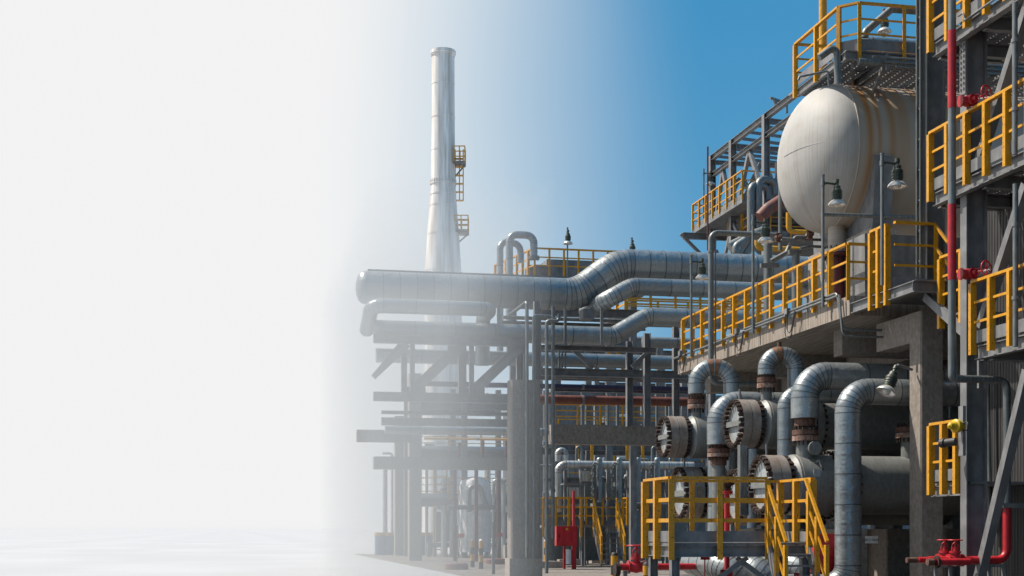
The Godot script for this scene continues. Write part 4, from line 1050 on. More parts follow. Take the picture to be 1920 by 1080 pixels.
	bx(f, "column_plinth", V((cl.x + cr.x) / 2, 0.35, 39.6), Vector3(cr.x - cl.x + 0.1, 0.7, 0.72), M.concrete_pale)
	for q in [[1007, 565, 712, 39.6, 0.2], [1180, 640, 800, 43.5, 0.2], [1213, 625, 800, 42.2, 0.2], [1267, 610, 800, 44.0, 0.2], [975, 640, 750, 43.0, 0.18], [864, 640, 750, 43.0, 0.16], [757, 640, 750, 43.0, 0.16]]:
		var u := atb(q[0], q[1], q[3]); var v := atb(q[0], q[2], q[3]); v.x = u.x
		put(f, "steel_post", UH, Transform3D(Basis(Vector3(0, u.y - v.y, 0), Vector3(q[4], 0, 0), Vector3(0, 0, q[4])), (u + v) / 2), M.steel)
	# left truss
	for tr in [[40.0, M.steel_pale, 0], [43.0, M.steel, -14]]:
		var bb: float = tr[0]
		var yt := atb(900, 640, bb).y; var yl := atb(900, 747, bb).y
		var xa := atb(700, 640, bb).x; var xb := atb(990, 640, bb).x
		hbeam(f, "truss_chord", V(xa, yt, bb), V(xb, yt, bb), 0.26, 0.2, tr[1])
		hbeam(f, "truss_chord", V(xa, yl, bb), V(xb, yl, bb), 0.26, 0.2, tr[1])
		for px in [773, 884, 986]:
			var u := atb(px + tr[2], 640, bb)
			put(f, "truss_post", UH, Transform3D(Basis(Vector3(0, yt - yl - 0.26, 0), Vector3(0.13, 0, 0), Vector3(0, 0, 0.15)), V(u.x, (yt + yl) / 2, bb)), tr[1])
			if px == 773: bar(f, "truss_diagonal", V(xa, lerpf(yl, yt, 0.33), bb), V(u.x - 0.12, yt - 0.16, bb), 0.16, 0.12, tr[1])
			if px < 980:
				var w := atb(px + 104 + tr[2], 640, bb)
				bar(f, "truss_diagonal", V(u.x + 0.1, yl + 0.16, bb), V(w.x - 0.12, yt - 0.16, bb), 0.16, 0.12, tr[1])
				bx(f, "gusset", V(w.x - 0.22, yt - 0.2, bb), Vector3(0.34, 0.26, 0.02), tr[1])
				bx(f, "gusset", V(u.x + 0.22, yl + 0.2, bb), Vector3(0.34, 0.26, 0.02), tr[1])
	# beams to the right
	for q in [[1010, 576, 592, 1210, 43.6, M.steel], [940, 602, 612, 1210, 43.8, M.steel_dark], [1010, 690, 704, 1290, 43.2, M.steel], [1010, 647, 656, 1230, 41.3, M.steel], [1010, 703, 712, 1290, 46.5, M.steel_dark], [1035, 727, 734, 1290, 46.2, M.steel_pale], [715, 783, 797, 960, 57.0, M.steel_pale], [715, 770, 776, 960, 58.0, M.steel]]:
		var u := atb(q[0], (q[1] + q[2]) / 2.0, q[4]); var v := atb(q[3], q[1], q[4]); v.y = u.y
		hbeam(f, "beam", u, v, (q[2] - q[1]) / FOC * q[4] * 1.03, 0.22, q[5])
	for q in [[1066, 648, 1112, 690, 43.0], [1112, 650, 1098, 662, 46.8], [1184, 692, 1225, 655, 44.2], [1220, 655, 1185, 688, 42.0]]:
		bar(f, "brace", atb(q[0], q[1], q[4]), atb(q[2], q[3], q[4]), 0.12, 0.1, M.steel)
	for px in [935, 1060, 1128]:
		var u := atb(px, 582, 40.1); bx(f, "hanger", u - Vector3(0, 0.5, 0), Vector3(0.08, 1.1, 0.06), M.steel)
	# concrete beams and far columns
	var u1 := atb(1030, 815, 44); var u2 := atb(1250, 815, 44)
	bx(f, "concrete_beam", V((u1.x + u2.x) / 2 + 4.0, u1.y, 44), Vector3(u2.x - u1.x + 8.0, 36 / FOC * 45, 0.5), M.concrete)
	var w1 := atb(700, 868, 60); var w2 := atb(958, 868, 60)
	bx(f, "concrete_beam", V((w1.x + w2.x) / 2, w1.y, 60), Vector3(w2.x - w1.x, 23 / FOC * 61, 0.5), M.concrete)
	bx(f, "concrete_beam", V(atb(720, 818, 66).x, atb(720, 818, 66).y, 66), Vector3(2.6, 22 / FOC * 67, 0.5), M.concrete)
	for q in [[779, 24, 700, 67], [749, 17, 780, 80]]:
		var k := atb(q[0], q[2], q[3]); var ww: float = q[1] / FOC * q[3]
		concrete_box(f, "concrete_column", k.x - ww / 2, k.x + ww / 2, 0, k.y, q[3], q[3] + 0.6, M.concrete_pale)
	# conduits on the column
	for q in [[988, 566, 1046, 39.0], [1001, 592, 1046, 39.05], [1025, 601, 1075, 38.6], [1037, 575, 1010, 38.7]]:
		var top := atb(q[0], q[1], q[3]); var bot := atb(q[0], q[2], q[3]); bot.x = top.x
		var lab: String = {988: "slim grey conduit up the concrete rack column whose top bends away behind", 1001: "slim grey conduit up the concrete rack column whose top turns sideways to its neighbour", 1025: "slim grey conduit beside the rack column ending in a short stepped top", 1037: "straight slim grey conduit beside the rack column with a plain capped top"}[q[0]]
		var t := thing("column_conduit", lab, "conduit", bot, "four conduits by the concrete rack column")
		var r := 0.052
		if q[0] == 988: conduit(t, "pipe", [bot, top, top + Vector3(-0.2, -0.15, -1.6)], r, M.galv, 0.1)
		elif q[0] == 1001: conduit(t, "pipe", [bot, top, top + Vector3(0.55, 0, -0.1)], r, M.galv, 0.1)
		elif q[0] == 1025: conduit(t, "pipe", [bot, top, top + Vector3(0.36, 0, 0), top + Vector3(0.36, 0.2, 0)], r, M.galv, 0.1)
		else: conduit(t, "pipe", [bot, top], r, M.galv, 0.1)
		for k in [0.2, 0.55, 0.93]: rod(t, "coupling", bot.lerp(top, k), bot.lerp(top, k) + Vector3.UP * 0.1, r * 1.3, M.galv)

func far_platforms():
	# railed platform behind the big pipe
	var d0 := atb(962, 512, 50); var d1 := atb(1150, 512, 50)
	var t := thing("cooler_platform", "yellow railed platform with a pale grey cabinet peeking over the thick pipe", "platform", V(8, d0.y, 52))
	railing(t, [V(d0.x, d0.y, 53.5), V(d0.x + 0.8, d0.y, 50), V(d1.x + 2, d0.y, 50)], {"sp": 0.55, "toe": 0.0, "under": 0.2, "h": 0.95, "pw": 0.07})
	railing(t, [V(d0.x + 2.5, d0.y, 53), V(d1.x + 2, d0.y, 53)], {"sp": 0.8, "toe": 0.0, "under": 0.2, "h": 1.0})
	bx(t, "deck", V((d0.x + d1.x) / 2 + 1, d0.y - 0.15, 52), Vector3(d1.x - d0.x + 2, 0.12, 4), M.steel)
	bx(t, "pale_cabinet", V(atb(1080, 480, 52).x + 0.6, d0.y + 0.5, 52.4), Vector3(3.6, 0.85, 1.2), M.steel_pale)
	bx(t, "housing", V(atb(1005, 500, 51).x, d0.y + 0.22, 51), Vector3(0.7, 0.45, 0.8), M.steel)
	bx(t, "housing", V(atb(1120, 500, 51).x, d0.y + 0.22, 51), Vector3(0.7, 0.4, 0.8), M.steel)
	for x in [d0.x + 0.5, d1.x + 1.5]: bx(t, "support_post", V(x, d0.y / 2 - 0.1, 52.5), Vector3(0.25, d0.y - 0.2, 0.25), M.steel_dark)
	var gn := thing("gooseneck_pipe", "silver gooseneck pipe arching over beside the yellow rails", "pipe", atb(950, 515, 48))
	var g0 := atb(955, 440, 48); var g1 := atb(1001, 445, 48)
	var top := atb(970, 440, 48).y
	jacket(gn, [V(g0.x, 7.4, 48), V(g0.x, top, 48), V(g1.x, top, 48), V(g1.x, top - 0.75, 48)], 0.13, 0.28, M.jack, 0.6, 6)
	var gn2 := thing("gooseneck_pipe", "silver vertical pipe close behind the gooseneck", "pipe", atb(945, 515, 48.6))
	jacket(gn2, [V(g0.x - 0.2, 7.4, 48.7), V(g0.x - 0.2, top - 0.1, 48.7), V(g1.x - 0.3, top - 0.15, 48.9), V(g1.x - 0.3, top - 0.8, 48.9)], 0.12, 0.28, M.jack, 0.6, 6)
	flange(gn, V(g1.x, top - 0.8, 48), Vector3.DOWN, 0.2, 0.05, 8, M.galv)
	var lp := atb(1064, 470, 51)
	pole_lamp("small far lamp on a thin pole above the yellow railed platform", Vector3(lp.x, d0.y, lp.z), atb(1064, 428, 51).y, Vector3(0.02, 0, 0.0), 0.03, 1.0, "far pole lamps")
	var l2 := atb(1188, 472, 43)
	pole_lamp("small green lamp just showing over the top of the thick pipe", Vector3(l2.x, 9.2, -43.2), atb(1188, 459, 43.2).y + 0.2, Vector3(0.02, 0, 0.0), 0.03, 0.9, "far pole lamps")
	# walkway under the big pipe
	var k0 := atb(1172, 580, 47); var w := thing("rack_walkway", "yellow railed walkway in the rack beneath the thick pipe", "walkway", k0)
	railing(w, [V(k0.x, k0.y, 50), V(k0.x, k0.y, 47), V(k0.x + 5.5, k0.y, 47)], {"sp": 0.9, "toe": 0.0, "under": 0.1, "h": 0.5 + 0.1, "pw": 0.09, "rw": 0.06})
	railing(w, [V(k0.x + 0.8, k0.y + 0.15, 49.5), V(k0.x + 5.5, k0.y + 0.15, 49.5)], {"sp": 1.1, "toe": 0.0, "under": 0.1, "h": 0.6})
	bx(w, "deck", V(k0.x + 2.8, k0.y - 0.1, 48.5), Vector3(5.6, 0.08, 3.0), M.steel)
	for q in [[1140, 660, 1175, 700], [1148, 650, 1183, 690]]: bar(w, "stair_rail", atb(q[0], q[1], 50), atb(q[2], q[3], 50), 0.1, 0.08, M.yellow)

func far_frame():
	var X := 23.0
	var t := thing("open_frame", "far open steel frame with sloping top beams and yellow railed decks beside the drum", "structure", V(25, 0, 60))
	var top := 19.7
	var b0 := 57.3; var b1 := 64.2; var bm := 61.4
	for x in [X, X + 5.0]:
		for b in [b0, bm, b1]:
			put(t, "column", UH, Transform3D(Basis(Vector3(0, top, 0), Vector3(0.28, 0, 0), Vector3(0, 0, 0.3)), V(x, top / 2, b)), M.steel)
		hbeam(t, "top_beam", V(x, top - 0.1, b1 + 0.3), V(x, top - 0.1, b0 - 3.5), 0.26, 0.2, M.steel_pale)
		hbeam(t, "top_beam", V(x, top - 0.95, b1), V(x, top - 0.95, b0 - 3.5), 0.2, 0.2, M.steel)
	for q in [[b0, bm], [bm, b1]]:
		var mid: float = (q[0] + q[1]) / 2
		for e in q: bar(t, "inverted_v_brace", V(X + 0.05, top - 1.0, mid), V(X + 0.05, 16.4, lerpf(mid, e, 0.75)), 0.2, 0.16, M.steel)
		for x in 4: bar(t, "roof_tie", V(X + 0.1, top - 0.2, lerpf(q[0], q[1], x / 4.0)), V(X + 4.9, top - 0.2, lerpf(q[0], q[1], (x + 1) / 4.0)), 0.12, 0.1, M.steel)
	for b in [b0, bm, b1]:
		hbeam(t, "cross_beam", V(X, top - 0.3, b), V(X + 5, top - 0.3, b), 0.2, 0.15, M.steel)
		bar(t, "knee_brace", V(X, 15.9, b), V(X + 1.4, top - 1.0, b), 0.22, 0.12, M.steel)
		bar(t, "knee_brace", V(X + 2.8, 15.9, b), V(X + 1.6, top - 1.0, b), 0.22, 0.12, M.steel)
	# decks
	for dk in [[16.35, X - 0.6, 65.3, 58.6], [15.05, X + 0.25, 62.6, 59.9]]:
		var y: float = dk[0]
		railing(t, [V(dk[1] + 4.5, y, dk[2]), V(dk[1], y, dk[2]), V(dk[1], y, dk[3]), V(dk[1] + 5.0, y, dk[3])], {"sp": 1.0, "toe": 0.18, "under": 0.1, "h": 1.2, "pw": 0.08, "tm": M.steel_pale})
		bx(t, "deck", V(dk[1] + 2.6, y - 0.12, (dk[2] + dk[3]) / 2), Vector3(5.2, 0.2, dk[2] - dk[3]), M.steel_dark)
		bar(t, "bracket", V(X, y - 1.5, dk[2] - 0.2), V(dk[1] - 0.7, y - 0.3, dk[2] - 0.2), 0.14, 0.14, M.steel)
	hbeam(t, "deck_beam", V(X - 1.3, 15.9, 64.8), V(X + 5, 15.9, 64.8), 0.3, 0.2, M.steel)
	for y in [12.0, 9.2]:
		hbeam(t, "tie_beam", V(X, y, b1), V(X, y, b0), 0.3, 0.2, M.steel)
		hbeam(t, "tie_beam", V(X, y, b0), V(X + 5, y, b0), 0.3, 0.2, M.steel)
	for q in [[9.2, 12.0, b1, bm], [9.2, 12.0, b0, bm], [12.0, 15.9, b1, bm], [12.0, 15.9, b0, bm]]: bar(t, "brace", V(X, q[0], q[2]), V(X, q[1], q[3]), 0.16, 0.12, M.steel)
	for k in 6: bx(t, "far_beam", V(X + 5.5, 10.0 + k * 1.2, 62), Vector3(0.2, 0.3, 10), M.steel_dark)
	# condenser with yellow ring platform behind dome
	var hx := thing("overhead_vessel", "grey horizontal vessel hung inside the far steel frame", "vessel", V(25, 14.5, 61))
	var mb := MB.new(); mb.lathe(V(24.0, 15.2, 61.5), Vector3.RIGHT, [[0.0, 0.0], [0.1, 0.5], [0.4, 0.75], [4.0, 0.75], [4.3, 0.5], [4.4, 0.0]], 24, true); own(hx, "shell", mb, M.vessel)
	for i in 2:
		var p := thing("drop_pipe", "shorter of the twin grey drop pipes bending over the far frame's deck" if i == 0 else "taller of the twin grey drop pipes bending over the far frame's deck", "pipe", V(22.5, 12, 57), "twin drop pipes in the far frame")
		var a := atb(1408 + i * 14, 440, 57.0); var b := atb(1408 + i * 14, 345 - i * 10, 57.0)
		jacket(p, [a + Vector3(-0.6, -0.9, 0), a, b, b + Vector3(0.9, 0.0, -0.3), b + Vector3(0.9, -0.6, -0.3)], 0.17, 0.35, [M.galv], 1.2, 5, false)
	var rp := thing("oxide_pipe", "thick red-brown sloping pipe running behind the drum's dome", "pipe", atb(1440, 385, 56))
	jacket(rp, [atb(1425, 408, 56), atb(1440, 392, 56), atb(1475, 370, 56), atb(1530, 345, 56)], 0.27, 0.5, [M.oxide], 0.7, 4)
	var sl := thing("sloping_pipe", "pale grey sloping pipe end below the far frame's deck", "pipe", atb(1400, 455, 50))
	jacket(sl, [atb(1368, 463, 52), atb(1402, 446, 52), atb(1440, 430, 52)], 0.2, 0.4, [M.galv], 1.0, 4)
	conduit(sl, "branch", [atb(1380, 475, 51), atb(1380, 462, 51), atb(1398, 450, 51)], 0.16, M.galv, 0.2, 12)
	for q in [[1420, 465, 1500, 0.12], [1478, 434, 1530, 0.1]]:
		var yp := thing("yellow_pipe", "yellow gas pipe behind the sloping grey pipe" if q[0] < 1450 else "short yellow gas pipe beside the drum's lower dome", "pipe", atb(q[0], q[1], 55))
		var a := atb(q[0], q[1], 55); var b := atb(q[2], q[1], 55); b.y = a.y
		conduit(yp, "pipe", [a + Vector3(0, 0.8, 0), a, b], q[3], M.yellow, 0.2, 10)
	# small lamps
	var lt := atb(1325, 340, 64)
	pole_lamp("far lamp on a thin post at the corner of the frame's upper deck", Vector3(lt.x - 0.15, 16.4, lt.z), atb(1322, 318, 64).y, Vector3(0.35, 0, 0), 0.04, 1.2, "far pole lamps")
	var gl := thing("gooseneck_lamp", "small lamp on a bent bracket at the top of the far frame", "lamp", atb(1475, 210, 57))
	conduit(gl, "bracket", [atb(1475, 212, 57), atb(1475, 194, 57), atb(1447, 184, 57), atb(1444, 184, 57)], 0.06, M.galv, 0.1, 6)
	var q := atb(1452, 186, 57); rod(gl, "lamp_body", q, q + Vector3(0.08, -0.22, 0), 0.09, M.steel_dark)
	var rd := thing("lightning_rod", "thin rust-red rod beside the far frame's corner", "rod", atb(1327, 470, 60))
	rod(rd, "rod", atb(1327, 470, 60), Vector3(atb(1327, 470, 60).x, atb(1328, 275, 60).y, -60), 0.04, M.red_dark)
	# cluttered pipework between frame and drum, on the slab
	var posts := thing("pipe_stanchion", "grey stanchion with a short cross arm standing behind the slab rail", "stanchion", V(13.9, ST, 36))
	rod(posts, "post", V(atb(1440, 500, 36).x, ST, 36), V(atb(1440, 500, 36).x, atb(1440, 440, 36).y, 36), 0.12, M.galv)
	bar(posts, "arm", atb(1426, 498, 35.8), atb(1460, 498, 35.8), 0.12, 0.1, M.steel)
	conduit(posts, "spur", [atb(1446, 490, 35.6), atb(1475, 474, 35.6), atb(1480, 462, 35.6)], 0.07, M.galv, 0.05, 8)
	var ps2 := thing("pipe_stanchion", "grey stanchion with a T-shaped cap beside the drum's drain", "stanchion", V(14.3, ST, 35))
	rod(ps2, "post", V(atb(1492, 500, 35).x, ST, 35), V(atb(1492, 500, 35).x, atb(1492, 474, 35).y, 35), 0.11, M.galv)
	bar(ps2, "cap", atb(1478, 473, 35), atb(1502, 473, 35), 0.12, 0.2, M.steel)
	var fl := thing("impulse_pipes", "tangle of thin grey instrument tubes and valves below the drum's dome", "pipe", V(14.5, 8.3, 34.5))
	conduit(fl, "tube", [atb(1463, 318, 35), atb(1463, 430, 35), atb(1463, 470, 35)], 0.06, M.galv, 0.1, 8)
	conduit(fl, "tube", [atb(1465, 448, 34.6), atb(1545, 450, 34.6)], 0.04, M.steel_dark, 0.1, 8)
	conduit(fl, "tube", [atb(1500, 466, 34.6), atb(1520, 462, 34.6), atb(1548, 463, 34.6)], 0.04, M.galv, 0.1, 8)
	conduit(fl, "tube", [atb(1480, 460, 34.6), atb(1492, 444, 34.6), atb(1512, 445, 34.6), atb(1517, 432, 34.6)], 0.045, M.steel_dark, 0.1, 8)
	for q2 in [[1458, 446], [1518, 440], [1538, 403]]: valve(fl, atb(q2[0], q2[1], 34.4), Vector3.UP, Vector3(0, 0, 1), 0.06, M.rust, 0.0)
	conduit(fl, "tube", [atb(1540, 402, 31.5), atb(1600, 404, 31.5), atb(1725, 408, 31.5)], 0.05, M.galv, 0.1, 8)

func manifold():
	var B := 57.0
	var t := thing("header_pipe", "horizontal pale header pipe with an elbow above the small yellow platform", "pipe", atb(1050, 1000, B))
	var y := atb(1150, 872, B).y
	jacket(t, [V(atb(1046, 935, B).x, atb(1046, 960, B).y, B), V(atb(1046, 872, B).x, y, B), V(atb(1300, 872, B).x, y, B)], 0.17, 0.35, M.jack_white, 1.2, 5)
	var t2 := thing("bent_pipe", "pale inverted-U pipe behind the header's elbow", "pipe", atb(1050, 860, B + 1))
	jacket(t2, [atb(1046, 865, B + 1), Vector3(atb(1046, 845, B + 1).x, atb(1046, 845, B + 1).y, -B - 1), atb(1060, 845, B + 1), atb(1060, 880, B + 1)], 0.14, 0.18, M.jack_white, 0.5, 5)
	var ords := {1124: "first", 1161: "second", 1196: "third", 1232: "fourth"}
	for q in [1124, 1161, 1196, 1232]:
		var s := thing("valve_station", ords[q] + " silver standpipe with stacked valves counted from the header's elbow", "valve", atb(q, 1000, B - 0.5), "row of valve standpipes below the header")
		var top := atb(q, 862, B - 0.5); var bot := atb(q, 942, B - 0.5); bot.x = top.x
		rod(s, "standpipe", bot, top, 0.125, M.jack[q % 3])
		var ball := MB.new(); ball.lathe(top, Vector3.UP, [[0.0, 0.125], [0.06, 0.11], [0.1, 0.06], [0.11, 0.0]], 14, true); own(s, "cap", ball, M.jack[0])
		for k in [0.22, 0.42, 0.72, 0.86]:
			valve(s, top.lerp(bot, k) + Vector3(-0.28, 0, 0.1), Vector3.UP, Vector3(-0.3, 0.1, 1), 0.085, M.vessel, 0.0)
		conduit(s, "tube", [top + Vector3(-0.1, -0.2, 0.1), top + Vector3(-0.3, -0.1, 0.15), top + Vector3(-0.36, -0.6, 0.15), bot + Vector3(-0.28, 0.1, 0.1)], 0.03, M.galv, 0.1, 6)
	var lp := thing("low_pipe", "thin blue-grey pipe low behind the platform stairs", "pipe", atb(1165, 946, B))
	rod(lp, "pipe", atb(1165, 946, B), V(atb(1290, 946, B).x, atb(1165, 946, B).y, B), 0.1, M.galv)
	for q in [[1193, 955, 1060], [1184, 958, 1040]]:
		var s := thing("stub_vessel", "dark domed cylinder with valves beside the platform stair", "vessel", atb(q[0], 1060, B + 0.5), "dark cylinders by the stair")
		var bot := atb(q[0], 1050, B + 0.5); var top := atb(q[0], q[1], B + 0.5)
		var mb := MB.new(); mb.lathe(Vector3(top.x, 0, top.z), Vector3.UP, [[0.0, 0.16], [top.y - 0.1, 0.16], [top.y, 0.08], [top.y + 0.02, 0.0]], 16, true); own(s, "shell", mb, M.vessel)
	# compressor block behind: dark frames
	var bk := thing("compressor_skid", "dark machinery skid with boxes and frames behind the valve standpipes", "machine", atb(1150, 1000, B + 2))
	for q in [[1040, 1110, 895, 935, 2.0], [1110, 1270, 885, 950, 3.0], [1020, 1280, 950, 1050, 2.5], [1150, 1250, 900, 925, 1.6]]:
		var a := atb(q[0], q[2], B + q[4]); var c := atb(q[1], q[3], B + q[4])
		bx(bk, "housing", Vector3((a.x + c.x) / 2, (a.y + c.y) / 2, a.z), Vector3(c.x - a.x, a.y - c.y, 0.6), M.vessel if q[0] != 1150 else M.galv)
	for px in [1060, 1090, 1140, 1178, 1214, 1250]:
		var a := atb(px, 882, B + 1.0); bx(bk, "frame_post", Vector3(a.x, a.y / 2, a.z), Vector3(0.14, a.y, 0.14), M.steel)
	for py in [900, 940, 975, 1010]:
		var a := atb(1020, py, B + 1.1); var c := atb(1290, py, B + 1.1); hbeam(bk, "frame_beam", a, Vector3(c.x, a.y, a.z), 0.16, 0.12, M.steel)
	bx(bk, "canopy", atb(1075, 908, B - 1), Vector3(0.95, 0.05, 0.6), M.steel_pale)
	for q in [[1082, 838], [1110, 838], [1176, 838], [1205, 838]]:
		var a := atb(q[0], 848, 66); bx(bk, "yellow_post", a, Vector3(0.14, 0.75, 0.14), M.yellow)
	for q in [1083, 1225]:
		conduit(bk, "loop_pipe", [atb(q - 2, 872, B + 1), atb(q - 2, 838, B + 1), atb(q + 8, 838, B + 1), atb(q + 8, 866, B + 1)], 0.06, M.galv, 0.12, 8)
	# small platform with stair
	var p := thing("small_platform", "far small yellow-railed platform with a stair facing the yard by the red cabinet", "platform", atb(1080, 1060, B))
	var dy := 1.72
	var x0 := atb(1010, 985, 56.0).x; var x1 := atb(1168, 985, 56.0).x; var s0 := atb(1115, 985, 55.0).x; var s1 := atb(1158, 985, 55.0).x
	railing(p, [V(x0, dy, 55.2), V(s0, dy, 55.2)], {"sp": 0.6, "toe": 0.0, "under": 0.5, "h": 1.12, "pw": 0.09})
	railing(p, [V(x0, dy, 56.6), V(x1, dy, 56.6), V(x1, dy, 55.3)], {"sp": 0.7, "toe": 0.18, "under": 0.1, "h": 1.12, "pw": 0.08})
	bx(p, "deck", V((x0 + x1) / 2, dy - 0.06, 55.9), Vector3(x1 - x0, 0.1, 1.4), M.steel)
	for x in [s0, s1]:
		bar(p, "stringer", V(x, dy - 0.1, 55.15), V(x, 0.1, 53.9), 0.22, 0.05, M.steel_pale)
		for h in [1.1, 0.75, 0.4]: bar(p, "stair_rail", V(x, dy + h, 55.2), V(x, 0.15 + h, 53.9), 0.06, 0.05, M.yellow)
		for k in [0.05, 0.5, 0.95]:
			var c := V(x, dy - 0.1, 55.15).lerp(V(x, 0.1, 53.9), k); bx(p, "stair_post", c + Vector3(0, 0.55, 0), Vector3(0.08, 1.15, 0.08), M.yellow)
	for i in 6:
		var c := V((s0 + s1) / 2, dy - 0.08, 55.1).lerp(V((s0 + s1) / 2, 0.08, 53.95), (i + 1.0) / 7.0); bx(p, "tread", c, Vector3(s1 - s0 - 0.06, 0.04, 0.22), M.steel_dark)
	for x in [x0 + 0.1, s0 - 0.15, x1 - 0.1]: bx(p, "leg", V(x, dy / 2 - 0.06, 56.4), Vector3(0.12, dy - 0.12, 0.12), M.steel)
	# red hose cabinet
	var rc := thing("hose_cabinet", "red square fire hose cabinet on two posts before the small platform", "cabinet", atb(1061, 1060, 52.0))
	var c := atb(1061, 1005, 52.0)
	bx(rc, "box", c, Vector3(40 / FOC * 53, 37 / FOC * 53, 0.3), M.red)
	bx(rc, "door", c + Vector3(0, 0, 0.158), Vector3(38 / FOC * 53, 35 / FOC * 53, 0.012), M.red)
	bx(rc, "handle", c + Vector3(-0.3, 0.0, 0.175), Vector3(0.04, 0.12, 0.03), M.black)
	bx(rc, "badge", c + Vector3(0.0, 0.27, 0.168), Vector3(0.1, 0.09, 0.01), M.yellow)
	for s in [-0.05, 0.33]: bx(rc, "leg", Vector3(c.x + s, (c.y - 0.3) / 2, c.z - 0.05), Vector3(0.08 if s < 0 else 0.16, c.y - 0.3, 0.1), M.red)
	rod(rc, "standpipe", Vector3(c.x + 0.36, c.y + 0.2, c.z - 0.2), Vector3(c.x + 0.36, atb(1077, 920, 52).y, c.z - 0.2), 0.055, M.red)
	rod(rc, "hose_reel", Vector3(c.x + 0.1, 0.2, c.z - 0.1), Vector3(c.x + 0.1, 0.75, c.z - 0.1), 0.14, M.white)
	# concrete footings
	for q in [[1030, 1065, 52.8], [1068, 1060, 52.2], [1133, 1056, 53.6], [1190, 1051, 56.0], [1105, 1050, 57.0], [1240, 1050, 57.0]]:
		var k := aty(q[0], q[1], 0.0)
		var kk := thing("concrete_footing", "low pale concrete footing block on the pavement by the small platform", "footing", k, "concrete footings by the platform")
		bx(kk, "block", k + Vector3(0, 0.13, 0), Vector3(1.0 if q[0] != 1133 else 1.3, 0.26, 0.5), M.concrete_pale)

